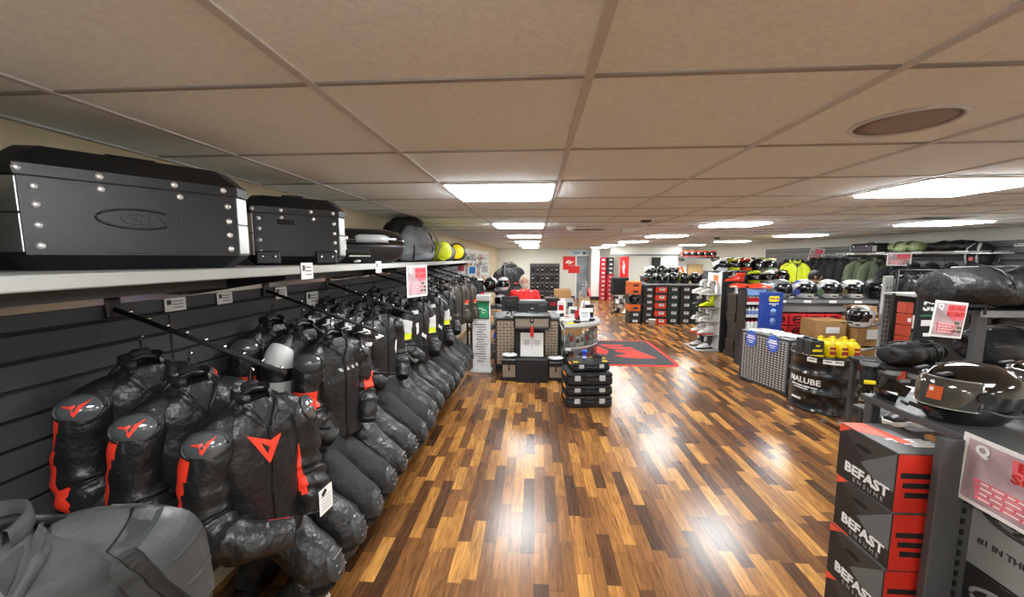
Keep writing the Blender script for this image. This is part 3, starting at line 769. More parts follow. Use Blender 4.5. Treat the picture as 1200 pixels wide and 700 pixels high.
# ------------------------------------------------------------------ luggage on the left shelf
RIVET = M('rivet_bright', S(235, 235, 235), .25, metal=.6)
def pannier(name, lab, loc, ly, dx, h, rz=0, badge=None, mats=(ALBLACK, ALBLACK, ALU), latches=2, rivets=True, group='motorcycle luggage on the left shelf', handle=True, cat='luggage case'):
    """local: +x is the large outer face, length along y, z up from the base"""
    t = thing(name, lab, cat, loc, rz, group)
    ch = .05 * min(1, ly / .6)
    def ring(z, ins):
        a, b = dx / 2 - ins, ly / 2 - ins
        return [(a, -b + ch, z), (a, b - ch, z), (a - ch, b, z), (-a + ch, b, z), (-a, b - ch, z), (-a, -b + ch, z), (-a + ch, -b, z), (a - ch, -b, z)]
    body = MB().loft([ring(0, h * .12), ring(h * .13, 0), ring(h * .74, 0)], smooth=False)
    obj('body', body, mats[0], t)
    lid = MB().loft([ring(h * .745, -.006), ring(h * .83, -.006), ring(h * .97, h * .10), ring(h, h * .13)], smooth=False)
    ld = obj('lid', lid, mats[1], t)
    obj('seal', MB().loft([ring(h * .735, -.003), ring(h * .75, -.003)], smooth=False), MBLACK, t)
    # raised face panel
    pn = MB().prism([(-ly / 2 + ch * 1.3, h * .15), (ly / 2 - ch * 1.3, h * .15), (ly / 2 - ch * 1.15, h * .71), (-ly / 2 + ch * 1.15, h * .71)], .006, frame((dx / 2, 0, 0), (0, 1, 0), (0, 0, 1)))
    obj('side_panel', pn, mats[0], t)
    if rivets:
        pts = [(-ly / 2 + ch * 1.6, h * q) for q in (.2, .36, .52, .66)] + [(ly / 2 - ch * 1.6, h * q) for q in (.2, .34, .48, .63)] + [(-.16 * ly, h * .685), (.15 * ly, h * .685)]
        rme = MB().ball((0, 0, 0), (.006, .0115, .0115), 10, 6).mesh('rivet'); rme.materials.append(RIVET)
        for y, z in pts: obj('rivet', rme, RIVET, t, T(dx / 2 + .007, y, z))
        for y in (-.42, -.16, .13, .36): obj('rivet', rme, RIVET, ld, T(dx / 2 + .006, y * ly, h * .79))
    # bright corner plates on the chamfered edges
    for s in (1, -1):
        fr = frame((dx / 2 - ch / 2, s * (ly / 2 - ch / 2), 0), (-s, 1 * 1, 0) if s > 0 else (1, 1, 0), (0, 0, 1))
        cp = MB().box((0, h * .30, 0), (ch * 1.34, h * .30, .008), bev=.002).box((0, h * .595, 0), (ch * 1.34, h * .27, .008), bev=.002)
        obj('corner_plate', cp, mats[2], t, fr)
    for k in range(latches):
        y = (k - (latches - 1) / 2) * ly * .5
        lt = obj('latch', MB().box((dx / 2 + .012, y, h * .70), (.022, ly * .1, h * .13), bev=.005), BLACK, t)
        obj('latch_clasp', MB().box((dx / 2 + .024, y, h * .70), (.006, ly * .05, h * .07), bev=.002), STEEL, lt)
    if handle:
        obj('handle', MB().tube([(dx / 2 - .09, -ly / 2 - .0, h * .6), (dx / 2 - .09, -ly / 2 - .04, h * .6), (-dx / 2 + .09, -ly / 2 - .04, h * .6), (-dx / 2 + .09, -ly / 2, h * .6)], .011, 8), BLACK, t)
        obj('lid_handle', MB().tube([(-.02, -ly * .12, h), (-.02, -ly * .1, h + .022), (-.02, ly * .1, h + .022), (-.02, ly * .12, h)], .009, 8), BLACK, ld)
    if badge:
        text(badge, h * .15, mats[0], t, frame((dx / 2 + .008, .02, h * .45), (0, 1, 0), (0, 0, 1)), name='embossed_lettering', ext=.006, bold=.02, sx=1.6)
        ov = [(h * .26 * math.cos(a) - .02, h * .085 * math.sin(a)) for a in [PI * .25 + 1.5 * PI * i / 16 for i in range(17)]]
        obj('embossed_swoosh', MB().tube([(dx / 2 + .008, u, h * .45 + v) for u, v in ov], .004, 6), mats[0], t)
    return t
SX = SHX - .05
pannier('pannier_case', 'largest black aluminium pannier with bright rivets and silver corner, first on the shelf', (-1.54, 1.385, 1.91), .65, .34, .395, rz=-.61, badge='GIVI', latches=0)
c2 = pannier('pannier_case', 'second black aluminium pannier with dark latches beside the largest one', (-1.514, 2.30, 1.91), .53, .34, .40, rz=-.873, latches=0)
obj('badge_plate', MB().box((.178, -.06, .25), (.008, .09, .03), bev=.003), MBLACK, c2)
for y in (-.16, .14):
    l = obj('lower_latch', MB().box((.185, y, .045), (.03, .12, .075), bev=.008), BLACK, c2)
    obj('latch_clasp', MB().ball((.202, y - .03, .05), .009, 8, 6).ball((.202, y + .03, .05), .009, 8, 6), STEEL, l)
pannier('pannier_case', 'black case at the left frame edge behind the largest pannier', (-1.60, .62, 1.91), .60, .34, .33, rz=-.3, latches=0, rivets=False, mats=(ALBLACK, ALBLACK, BLACK))
# plastic top case
t = thing('top_case', 'glossy black plastic top case with a key in its silver lock', 'luggage case', (-1.46, 3.05, 1.91), -1.0, 'motorcycle luggage on the left shelf')
def rr(hx, hy, z, n=32, e=3.2):
    return [(hx * math.copysign(abs(math.cos(a)) ** (2 / e), math.cos(a)), hy * math.copysign(abs(math.sin(a)) ** (2 / e), math.sin(a)), z) for a in [2 * PI * i / n for i in range(n)]]
obj('base_shell', MB().loft([rr(.16, .24, 0), rr(.22, .33, .05), rr(.235, .355, .13), rr(.236, .356, .15)]), BLACK, t)
ls = obj('lid_shell', MB().loft([rr(.238, .358, .152), rr(.236, .35, .20), rr(.21, .31, .25), rr(.15, .22, .275)]), GBLACK, t)
obj('reflector', MB().loft([rr(.241, .20, .165), rr(.240, .20, .205), rr(.222, .18, .225)]), M('reflector_painted_sheen', S(150, 154, 156), .12, coat=.6), ls, T(.008, .06, 0))  # reflector lens, its pale tone painting in a silver reflection
lk = obj('lock', MB().box((.236, -.05, .10), (.03, .18, .05), bev=.008), MBLACK, t)
obj('release_lever', MB().box((.254, -.03, .06), (.02, .16, .016), bev=.006).ball((.25, -.05, .02), (.012, .03, .014), 10, 6), CHROME, t)
obj('key', MB().ball((.265, -.13, .19), (.006, .022, .024), 12, 6).box((.262, -.13, .14), (.005, .014, .07)), STEEL, lk)
# crumpled grey and black backpack
t = thing('backpack', 'tall crumpled grey and black backpack leaning on the shelf', 'backpack', (SX - .24, 4.38, 1.91), -.40, 'motorcycle luggage on the left shelf')
rings = []
for z, hx, hy, ox in crom([(0, .15, .34, 0), (.06, .20, .36, 0), (.18, .20, .34, .01), (.32, .17, .30, -.01), (.45, .13, .20, -.04), (.52, .06, .10, -.06)], 22):
    r = []
    for a in [2 * PI * i / 40 for i in range(40)]:
        p = Vector((hx * math.cos(a) + ox, hy * math.sin(a), z)); d = Vector((math.cos(a), math.sin(a), .2))
        r.append(p + d * (.05 * noise.noise(p * 6) + .03 * (1 - 2 * abs(noise.noise(p * 11)))))
    rings.append(r)
NYL = M('grey_nylon', S(112, 116, 120), .5, bump=.5, bscale=40, var=.3)
obj('main_bag', MB().loft(rings), TEXTILE, t)
rings = []
for z, hx, hy in crom([(.02, .08, .24), (.12, .12, .28), (.27, .11, .24), (.40, .04, .14)], 16):
    rings.append([Vector((.15 + hx * math.cos(a), -.06 + hy * math.sin(a), z)) + Vector((1, .3, .2)) * (.05 * noise.noise(Vector((math.cos(a) * 2.2, math.sin(a) * 2.2, z * 12))) + .03 * noise.noise(Vector((math.cos(a) * 5, math.sin(a) * 5, z * 22)))) for a in [2 * PI * i / 26 for i in range(26)]])
obj('front_pocket', MB().loft(rings), NYL, t)
obj('top_flap', MB().ball((-.03, .02, .46), (.13, .25, .06), 20, 10), MBLACK, t)
obj('strap', MB().tube([(.16, .30, .05), (.2, .34, .2), (.12, .26, .4), (.02, .15, .5)], .016, 8, flat=.4), LGREY, t)
for y in (-.2, .12): obj('compression_strap', MB().tube([(.235, y, .02), (.25, y, .15), (.21, y + .03, .3), (.12, y + .03, .42)], .012, 8, flat=.4), BLACK, t)
# roll bags
def roll(lab, loc, r, L, m1, m2, rz=0, name='roll_bag'):
    t = thing(name, lab, 'roll bag', loc, rz, 'dry bags rolled on the left shelf')
    path = [(0, -L / 2 + L * i / 16, r) for i in range(17)]
    rd = [r * (.80 + .2 * math.sin(PI * min(1, max(0, (i + 2) / 20))) + .03 * math.sin(i * 1.7)) for i in range(17)]
    obj('bag', MB().tube(path, rd, 26, mfun=lambda i, j: 1 if 5 <= i <= 9 else 0, disp=lambda q, d: d * .012 * noise.noise(q * 9)), [m1, m2], t)
    obj('end_cap', MB().ball((0, -L / 2 + .0, r), (r * .80, .025, r * .80), 20, 8), m2, t)
    obj('strap', MB().tube([(r * 1.02 * math.cos(a), L * .2, r + r * 1.02 * math.sin(a)) for a in [2 * PI * i / 20 for i in range(21)]], .014, 6), BLACK, t)
    obj('buckle', MB().box((r * 1.02, L * .2, r), (.02, .05, .035), bev=.005), BLACK, t)
    return t
roll('yellow green roll bag with a wide end facing the aisle', (SX - .14, 5.12, 1.91), .135, .46, YELLOW, YELLOW, .9)
roll('grey and black roll bag lying behind the yellow green one', (SX - .14, 5.80, 1.91), .13, .6, BLACK, GREY, .3)
roll('black roll bag with a golden yellow band, last on the shelf', (SX - .14, 6.60, 1.91), .15, .8, BLACK, BYELLOW, .2)
# ------------------------------------------------------------------ helmets
def helmet_shell(e0, e1, a0, a1, nu, nv, off=0.0, closed=True, peak=0.0):
    rings = []
    for i in range(nv + 1):
        e = e0 + (e1 - e0) * i / nv; r = []
        for j in range(nu + (0 if closed else 1)):
            a = a0 + (a1 - a0) * j / nu          # 0 = front (+y)
            f = math.cos(a)
            ce = math.cos(e) ** (.62 if e < 0 else .9)
            k = 1 - .10 * max(0, -e / (PI / 2)) * (1 + .6 * max(0, -f))
            x = (.122 + off) * ce * k * math.sin(a)
            ly = .150 if f > 0 else .172
            y = (ly + off) * ce * k * f
            if f > 0 and e < 0: y += .022 * f ** 3 * min(1, -e / .5)      # chin bar
            if f < 0 and e > 0: y -= .012 * (-f) ** 3 * math.sin(2 * e)
            z = .135 + (.128 + off) * math.sin(e) if e > 0 else .135 + (.155 + off) * math.sin(e)
            r.append((x, y, z))
        rings.append(r)
    return rings
def helmet(lab, loc, rz, shell, visor=DVISOR, accent=None, scale=1.0, group=None, style='full', detail=True, cat='helmet'):
    t = thing('helmet', lab, cat, loc, rz, group, scale=scale if hasattr(scale, '__len__') else (scale,) * 3)
    nu, nv = (44, 22) if detail else (22, 12)
    def mf(i, j):
        a = 2 * PI * (j + .5) / nu; f = math.cos(a); e = -1.02 + (PI / 2 - .03 + 1.02) * i / nv
        if accent is None: return 0
        return 1 if (abs(math.sin(a * 1.5 + e * 2.2)) > .72 and f < .7) else 0
    rings = helmet_shell(-1.02, PI / 2 - .03, 0, 2 * PI, nu, nv)
    obj('shell', MB().loft(rings, False, True, mfun=mf), [shell, accent or shell], t)
    obj('neck_rim', MB().tube([rings[0][j] for j in range(nu)] + [rings[0][0]], .007, 6), MBLACK, t)
    obj('lining', MB().loft([[(p[0] * .9, p[1] * .9, p[2] + .004) for p in rings[0]], [(p[0] * .6, p[1] * .6, p[2] + .09) for p in rings[0]]], False, True), MBLACK, t)
    if style != 'open':
        vr = helmet_shell(-.36, .52, -1.22, 1.22, 26 if detail else 14, 8, .006, False)
        vi = helmet_shell(-.36, .52, -1.22, 1.22, 26 if detail else 14, 8, .001, False)
        mb = MB().loft(vr, False, False, closed=False)
        vv = obj('visor', mb, visor, t)
        edge = [vr[0][j] for j in range(len(vr[0]))]; top = [vr[-1][j] for j in range(len(vr[-1]))]
        loop = edge + [vr[i][-1] for i in range(9)] + top[::-1] + [vr[8 - i][0] for i in range(9)]
        obj('visor_seal', MB().tube(loop, .0035, 5), MBLACK, vv)
    if detail:
        for s in (1, -1):
            obj('visor_pivot', MB().cyl((s * .112, .045, .145), (s * .132, .050, .145), .024, 18), MBLACK, t)
            obj('chin_vent', MB().box((s * .035, .172, .045), (.045, .012, .014), bev=.004, X=Rz(-s * .22)), MBLACK, t)
            obj('crown_vent', MB().box((s * .05, .07, .246), (.03, .05, .012), bev=.005, X=T(0, .0, 0) @ Rx(-.25)), MBLACK, t)
        obj('mouth_vent', MB().box((0, .176, .062), (.06, .012, .02), bev=.005), MBLACK, t)
        sp = MB().loft([[(.085 * math.cos(q), -.13 - .035 * abs(math.sin(q)) * 1.6 - .02, .185 - .03 * i + .0 * math.sin(q)) for q in [PI + PI * k / 12 for k in range(13)]] for i in range(2)], False, False, closed=False)
        obj('rear_spoiler', MB().prism([(-.08, 0), (.08, 0), (.05, .05), (0, .062), (-.05, .05)], .016, T(0, -.165, .155) @ Rx(.35) @ Rz(PI)), shell, t)
    if style == 'peak':
        pk = MB()
        top = []; 
        for i in range(5):
            u = i / 4; top.append([(.11 * (1 - .25 * u) * math.sin(a), .085 + .17 * u * math.cos(a * .8), .225 + .035 * math.cos(a) + .02 * u) for a in [-1.1 + 2.2 * k / 10 for k in range(11)]])
        pk.loft(top, False, False, closed=False); pk.loft([[(x, y, z - .008) for x, y, z in r] for r in top][::-1], False, False, closed=False)
        obj('peak', pk, accent or shell, t)
    return t
HBLK = M('helmet_black', S(20, 20, 22), .15, coat=.6)
HMATT = M('helmet_matt_black', S(28, 29, 31), .5)
HWHITE = M('helmet_white', S(225, 226, 226), .2, coat=.5)
HYEL = M('helmet_fluo_yellow', S(214, 228, 30), .25, coat=.4)
HRED = M('helmet_orange_red', S(236, 66, 34), .25, coat=.4)
HBLUE = M('helmet_blue', S(90, 110, 210), .25, coat=.4)
HGRN = M('helmet_sage', S(150, 178, 130), .3, coat=.4)
HGOLD = M('helmet_sand', S(206, 176, 130), .3, coat=.3)
HSIL = M('helmet_silver', S(150, 162, 168), .25, coat=.5, metal=.3)

# ------------------------------------------------------------------ sales counter
t = thing('sales_counter', 'grey sales counter with diamond plate front panels in the middle of the shop', 'counter', (-.13, 6.62, 0))
obj('body', MB().box((0, 0, .46), (1.04, .70, .92)), DGREY, t)
obj('countertop', MB().box((0, .02, .95), (1.08, .76, .05), bev=.012), GREY, t)
obj('plinth', MB().box((0, -.01, .05), (1.08, .72, .10)), MBLACK, t)
PLATE = M('diamond_plate_metal', S(150, 138, 122), 0.38, metal=.75, var=.12)
PLATE2 = M('diamond_plate_lug', S(222, 212, 198), 0.3, metal=.5)
for sx, w in ((-.375, .30), (.40, .22)):
    p = obj('diamond_plate_panel', MB().box((sx, -.37, .53), (w, .02, .76)), PLATE, t)
    lg = MB(); nx = int(w / .05)
    for i in range(nx):
        for j in range(14):
            x = sx - w / 2 + .035 + i * (w - .07) / (nx - 1); z = .19 + j * .052
            q = frame((x, -.381, z), (1, 0, .8 if (i + j) % 2 else -.8), (0, 0, 1) if True else None)
            lg.add([(-.024, 0, 0), (0, -.010, 0), (.024, 0, 0), (0, .010, 0), (0, 0, .006)], [(0, 1, 4), (1, 2, 4), (2, 3, 4), (3, 0, 4)], X=q)
    obj('tread_pattern', lg, PLATE2, p)
    fr = MB()
    for z in (.14, .92): fr.box((sx, -.372, z), (w + .04, .03, .022))
    for x in (-1, 1): fr.box((sx + x * (w / 2 + .01), -.372, .53), (.022, .03, .78))
    obj('panel_frame', fr, MBLACK, p)
# display stand in front
t = thing('leaflet_stand', 'black plinth stand with a white leaflet board in front of the counter', 'display stand', (-.055, 5.98, 0))
obj('plinth', MB().box((0, -.08, .185), (.50, .30, .37), bev=.006), M('stand_black', S(24, 27, 30), .6), t)
obj('column', MB().box((0, .14, .41), (.30, .12, .82), bev=.006), BLACK, t)
lb = obj('leaflet_board', MB().box((0, 0, 0), (.37, .012, .385), bev=.003), PAPER, t, T(0, -.03, .565) @ Rx(-.17))
pr = MB()
for x in (-.085, .085):
    for i in range(4): pr.box((x, -.0075, .07 - i * .022), (.11 - .02 * (i % 2), .002, .008))
pr.box((0, -.0075, .03), (.004, .002, .2))
obj('print', pr, GREY, lb)
obj('leaflet_ledge', MB().box((0, -.10, .378), (.40, .05, .014)), BLACK, t)
# aluminium top case on the stand
def alucase(name, lab, loc, w, d, h, rz=0, lidblack=True, group=None):
    t = thing(name, lab, 'luggage case', loc, rz, group)
    ALUC = M('aluminium_case', S(158, 152, 142), .36, metal=.7, var=.08)
    obj('body', MB().box((0, 0, h * .46), (w * .94, d * .94, h * .60), bev=.012), ALUC, t)
    obj('base_rim', MB().box((0, 0, h * .09), (w * .92, d * .95, h * .18), bev=.012), BLACK, t)
    ld = obj('lid', MB().box((0, 0, h * .86), (w, d, h * .22), bev=.016), BLACK if lidblack else ALUC, t)
    obj('lid_edge', MB().box((0, 0, h * .75), (w * 1.01, d * 1.01, h * .05), bev=.005), MBLACK, ld)
    for s in (-1, 1):
        obj('corner_guard', MB().box((s * w * .46, -d * .46, h * .46), (w * .05, d * .06, h * .6), bev=.006), BLACK, t)
    lk = obj('lock', MB().box((0, -d * .49, h * .62), (w * .10, d * .06, h * .34), bev=.008), MBLACK, t)
    obj('lock_barrel', MB().cyl((0, -d * .51, h * .64), (0, -d * .54, h * .64), w * .025, 12), STEEL, lk)
    obj('handle', MB().tube([(-w * .15, 0, h * .97), (-w * .12, 0, h * 1.05), (w * .12, 0, h * 1.05), (w * .15, 0, h * .97)], .010, 8), BLACK, ld)
    return t
tc = alucase('top_case', 'aluminium top case with black lid and hanging red strap on the leaflet stand', (-.055, 6.06, .82), .60, .38, .25)
obj('red_strap', MB().box((0, -.205, -.02), (.05, .012, .17), bev=.004), RED, tc)
obj('key_ring', MB().tube([(.0 + .015 * math.cos(a), -.21, .07 + .015 * math.sin(a)) for a in [2 * PI * i / 12 for i in range(13)]], .003, 5), STEEL, tc)
c1 = alucase('side_case', 'small aluminium side case standing left of the leaflet stand', (-.415, 5.93, 0), .235, .26, .37, group='side cases beside the leaflet stand')
dup(c1, (.33, 5.98, 0), label='small aluminium side case standing right of the leaflet stand', scale=(1, 1, .86))
def packet(lab, loc, r=.12):
    t = thing('plastic_packet', lab, 'packet', loc)
    ring = []
    for k, (s, z) in enumerate(((1, 0), (1.05, .012), (.8, .028), (.3, .036))):
        ring.append([(r * s * (1 + .18 * noise.noise(Vector((math.cos(a) * 2, math.sin(a) * 2, k)))) * math.cos(a), r * .8 * s * math.sin(a), z + .008 * noise.noise(Vector((a * 3, k, 1)))) for a in [2 * PI * i / 22 for i in range(22)]])
    obj('wrapper', MB().loft(ring), WHITE, t); obj('card_insert', MB().box((0, 0, .03), (r * .8, r * .6, .018), bev=.004), LGREY, t)
    obj('emblem', MB().box((0.01, -.01, .041), (r * .3, r * .25, .006), bev=.002), DGREY, t)
packet('white plastic wrapped packet on the left side case', (-.415, 5.93, .392))
packet('white plastic wrapped packet on the right side case', (.33, 5.98, .338))
t = thing('soft_bag', 'black soft bag slumped behind the right side case', 'bag', (.56, 6.05, 0))
obj('bag_body', MB().loft([[((.16 + .02 * math.sin(3 * a)) * s * math.cos(a), .12 * s * math.sin(a), z + .02 * noise.noise(Vector((a, z * 5, 2)))) for a in [2 * PI * i / 26 for i in range(26)]] for s, z in ((.8, 0), (1, .06), (1.02, .18), (.86, .28), (.4, .33))]), MBLACK, t)
obj('strap', MB().tube([(-.1, -.08, .28), (-.06, -.1, .36), (.06, -.1, .36), (.1, -.08, .28)], .012, 6), BLACK, t)
# printer, monitor, till
t = thing('printer', 'black desktop printer with a white paper tray on the counter', 'printer', (-.055, 6.52, .975))
obj('housing', MB().box((0, 0, .13), (.52, .36, .20), bev=.02), MBLACK, t)
obj('top_cover', MB().box((0, .03, .235), (.46, .26, .03), bev=.012), DGREY, t)
tr_ = obj('paper_tray', MB().box((0, -.2, .022), (.50, .14, .02), bev=.004), BLACK, t)
obj('paper', MB().box((0, -.215, .038), (.46, .12, .012)), PAPER, tr_)
obj('badge', MB().box((.0, -.182, .13), (.05, .004, .012)), LGREY, t)
obj('button_panel', MB().box((.17, -.181, .19), (.12, .006, .03), bev=.002), DGREY, t)
t = thing('monitor', 'black monitor seen from behind on the left end of the counter', 'monitor', (-.44, 6.48, .975))
obj('screen_back', MB().box((0, 0, .19), (.30, .03, .26), bev=.01).box((0, -.02, .19), (.16, .03, .13), bev=.012), MBLACK, t)
obj('stand', MB().box((0, .01, .06), (.05, .03, .10)).box((0, 0, .006), (.18, .14, .012), bev=.004), BLACK, t)
t = thing('card_terminal', 'small pale card terminal below the monitor on the counter edge', 'card terminal', (-.47, 6.30, .975))
obj('body', MB().box((0, 0, .03), (.09, .14, .04), bev=.012, X=Rx(.25)), LGREY, t); obj('keypad', MB().box((0, -.02, .052), (.06, .07, .006), X=Rx(.25)), DGREY, t); obj('screen', MB().box((0, .04, .054), (.06, .03, .006), X=Rx(.25)), BLACK, t)

# ------------------------------------------------------------------ rounded glass counter
CC = (.44, 7.05)
t = thing('round_counter', 'rounded glass display counter with a pale grey rim beside the till', 'counter', (CC[0], CC[1], 0))
def arcring(r, z, a0=-PI / 2 + .06, a1=1.15, n=40):
    return [(r * math.cos(a0 + (a1 - a0) * i / n), r * math.sin(a0 + (a1 - a0) * i / n), z) for i in range(n + 1)]
def slab(r0, r1, z0, z1):
    return MB().loft([arcring(r0, z0), arcring(r1, z0), arcring(r1, z1), arcring(r0, z1), arcring(r0, z0)], False, False, closed=False)
obj('top_rim', slab(.02, .76, .76, .83), LGREY, t)
obj('middle_shelf', slab(.02, .72, .40, .43), LGREY, t)
obj('base', slab(.02, .70, 0, .10), GREY, t)
obj('glass_front', MB().loft([arcring(.715, .10), arcring(.715, .76)], False, False, closed=False), GLASS, t)
obj('rear_panel', MB().box((0, -.30, .4), (.02, .7, .7)), DGREY, t)
for a in (-PI / 2 + .08, -.72, .18, 1.12): obj('post', MB().cyl((.70 * math.cos(a), .70 * math.sin(a), .1), (.70 * math.cos(a), .70 * math.sin(a), .76), .016, 10), ALU, t)
obj('ticket', MB().box((.12, -.722, .405), (.09, .004, .045)), PAPER, t)
cols = [PAPER, LGREY, WHITE, LBLUE, ORANGE, DGREY]
nn = ['first', 'second', 'third', 'fourth', 'fifth', 'sixth', 'seventh', 'eighth', 'ninth', 'tenth', 'eleventh', 'twelfth']
for lev, z0 in ((0, .43), (1, .10)):
    for i in range(9):
        a = -PI / 2 + .13 + i * .165; r = .60 - .03 * (i % 2)
        h = (.20, .24, .17)[i % 3]
        t2 = thing('boxed_item', f'boxed accessory behind the curved glass, {nn[i]} from the left on the {["upper", "lower"][lev]} level', 'package', (CC[0] + r * math.cos(a), CC[1] + r * math.sin(a), z0), a + PI / 2, 'packages in the round counter')
        obj('carton', MB().box((0, 0, h / 2), (.085, .05, h), bev=.004), (cols[(i * 2 + 1) % 6] if i == 0 else cols[i % 3]) if lev == 0 else [BLACK, DGREY, WHITE, BLACK, LBLUE, RED, BLACK, GREY, MBLACK][i], t2)
        obj('front_print', MB().box((0, -.026, h * .55), (.06, .003, h * .4)), [GREY, RED, DGREY][i % 3], t2)
# things on the round counter top
def flat_item(name, lab, cat, loc, d, m, rz=0, m2=None, tilt=0):
    t = thing(name, lab, cat, loc, rz)
    obj('body', MB().box((0, 0, d[2] / 2), d, bev=min(d) * .2), m, t, Rx(tilt))
    if m2: obj('print', MB().box((0, 0, d[2] + .001), (d[0] * .7, d[1] * .5, .002)), m2, t, Rx(tilt))
    return t
ZT = .832
flat_item('magazine', 'red covered magazine lying at the back of the round counter', 'magazine', (.62, 7.2, ZT), (.26, .2, .03), RED, .3, PAPER)
flat_item('leaflet_pile', 'pile of white leaflets on the round counter', 'leaflets', (.56, 6.78, ZT), (.22, .28, .035), PAPER, .5, LGREY)
flat_item('leaflet_pile', 'white leaflets with black print near the counter rim', 'leaflets', (.90, 6.98, ZT), (.2, .24, .02), PAPER, -.4, DGREY)
flat_item('notepad', 'yellow notepad on the front rim of the round counter', 'notepad', (.60, 6.42, ZT), (.12, .08, .02), BYELLOW, .15)
flat_item('red_case', 'flat red case behind the leaflet holder', 'case', (.86, 7.22, ZT), (.2, .14, .05), RED, -.2, WHITE)
t = thing('leaflet_holder', 'black easel with a white price sheet on the round counter', 'sign holder', (.86, 6.68, ZT), .25)
obj('easel', MB().prism([(-.13, 0), (.13, 0), (.02, .17)], .012, frame((-.04, .02, 0), (1, 0, 0), (0, .25, 1))), MBLACK, t)
sh = obj('price_sheet', MB().box((.03, 0, .12), (.19, .006, .24), X=Rx(-.3)), PAPER, t)
obj('print', MB().box((.03, -.004, .15), (.13, .003, .02), X=Rx(-.3)).box((.03, -.004, .11), (.13, .003, .012), X=Rx(-.3)).box((.03, -.004, .08), (.10, .003, .012), X=Rx(-.3)), GREY, sh)
obj('base', MB().box((.03, 0, .006), (.24, .12, .012), bev=.004), BLACK, t)
for i, (x, y, h, m, m2, lab) in enumerate(((.50, 7.20, .30, PAPER, RED, 'upright white card with red print at the back of the round counter'), (.70, 7.02, .22, HWHITE, DGREY, 'upright white pack standing behind the easel'), (.66, 7.38, .34, LGREY, BLACK, 'tall grey leaflet box at the far back of the round counter'), (1.02, 7.16, .24, MBLACK, PAPER, 'upright black pack near the right back rim of the round counter'), (.44, 6.72, .18, PAPER, BLACK, 'white dispenser at the left of the round counter'), (.80, 7.0, .16, RED, PAPER, 'red box of stickers behind the white price sheet'))):
    t = thing('upright_pack', lab, 'package', (x, y, ZT), .3 * i - .6)
    obj('carton', MB().box((0, 0, h / 2), (.15, .07, h), bev=.004), m, t); obj('front_print', MB().box((.01, -.036, h * .6), (.10, .003, h * .35)), m2, t)
for i, (x, y, m, lab) in enumerate(((.72, 6.52, BLACK, 'black visor pack beside the yellow notepad'), (1.0, 6.75, MBLACK, 'black tin at the right rim of the round counter'), (.50, 6.95, HWHITE, 'white cleaning cloth pack behind the leaflets'), (.98, 7.05, BLUE2, 'small blue bottle pack at the right rim of the round counter'))):
    flat_item('small_pack', lab, 'package', (x, y, ZT), (.12, .09, .045), m, i * .7, LGREY)

# ------------------------------------------------------------------ tool box stack
def toolbox(lab, loc, w, d, h, rz, group='black tool cases in the stack', small=False):
    t = thing('tool_case', lab, 'tool case', loc, rz, group)
    TB = M('tool_case_black', S(26, 27, 29), .5, bump=.1, bscale=150)
    obj('base_shell', MB().box((0, 0, h * .34), (w, d, h * .62), bev=.02), TB, t)
    ld = obj('lid', MB().box((0, 0, h * .82), (w * 1.01, d * 1.01, h * .32), bev=.02), TB, t)
    rb = MB()
    for i in range(5): rb.box((-w * .36 + i * w * .18, 0, h * .985), (w * .06, d * .8, h * .05), bev=.004)
    obj('lid_ribs', rb, BLACK, ld)
    for s in (-1, 1):
        obj('front_latch', MB().box((s * w * .27, -d * .505, h * .6), (w * .13, .02, h * .42), bev=.006), M('latch_grey', S(185, 186, 184), .4), t)
        obj('side_latch', MB().box((s * w * .505, -d * .12, h * .74), (.022, d * .34, h * .2), bev=.006), ORANGE2, t)
        for yy in (-.38, .0, .38): obj('side_rib', MB().box((s * w * .503, d * yy, h * .34), (.014, d * .05, h * .5), bev=.004), TB, t)
    obj('handle', MB().tube([(-w * .13, -d * .5, h * .55), (-w * .12, -d * .5 - .035, h * .55), (w * .12, -d * .5 - .035, h * .55), (w * .13, -d * .5, h * .55)], .012, 8), BLACK, t)
    obj('name_plate', MB().box((0, -d * .507, h * .82), (w * .15, .006, h * .12)), DGREY, t)
    return t
rzb = .10
toolbox('black tool case with orange side latch at the bottom of the stack by the mat', (.69, 4.99, 0), .60, .42, .16, rzb)
toolbox('shallow black tool case second from the floor in the stack', (.69, 4.99, .166), .60, .42, .13, rzb)
toolbox('deep black tool case third from the floor in the stack', (.69, 4.99, .302), .60, .42, .17, rzb)
tb4 = toolbox('smaller black case with yellow trims on top of the tool case stack', (.71, 5.0, .478), .50, .34, .115, rzb + .05)
for x, y in ((-.2, -.12), (.1, .1), (.19, -.12)): obj('yellow_trim', MB().box((x, y, .12), (.07, .03, .014), bev=.004), BYELLOW, tb4)
t = thing('spray_bottle', 'clear bottle with a blue cap standing on the tool case stack', 'bottle', (.66, 5.0, .60))
obj('bottle_body', MB().lathe([(.028, 0), (.03, .01), (.03, .05), (.014, .07)], 18), M('blue_liquid_bottle', S(60, 90, 200), .15), t)
obj('cap', MB().lathe([(.016, .07), (.016, .085), (.03, .09), (.034, .115), (.02, .125)], 16), BLUE2, t)
obj('label', MB().lathe([(.0305, .018), (.0305, .042)], 18, cap=False), PAPER, t)
t = thing('cable_coil', 'coil of black and yellow cable on the tool case stack', 'cable', (.84, 5.04, .60))
obj('coil', MB().tube([(.07 * math.cos(a), .05 * math.sin(a), .008 + .002 * a) for a in [i * .35 for i in range(46)]], .006, 6), BLACK, t)
obj('plug', MB().box((.08, -.03, .015), (.04, .03, .02), bev=.005), BYELLOW, t)

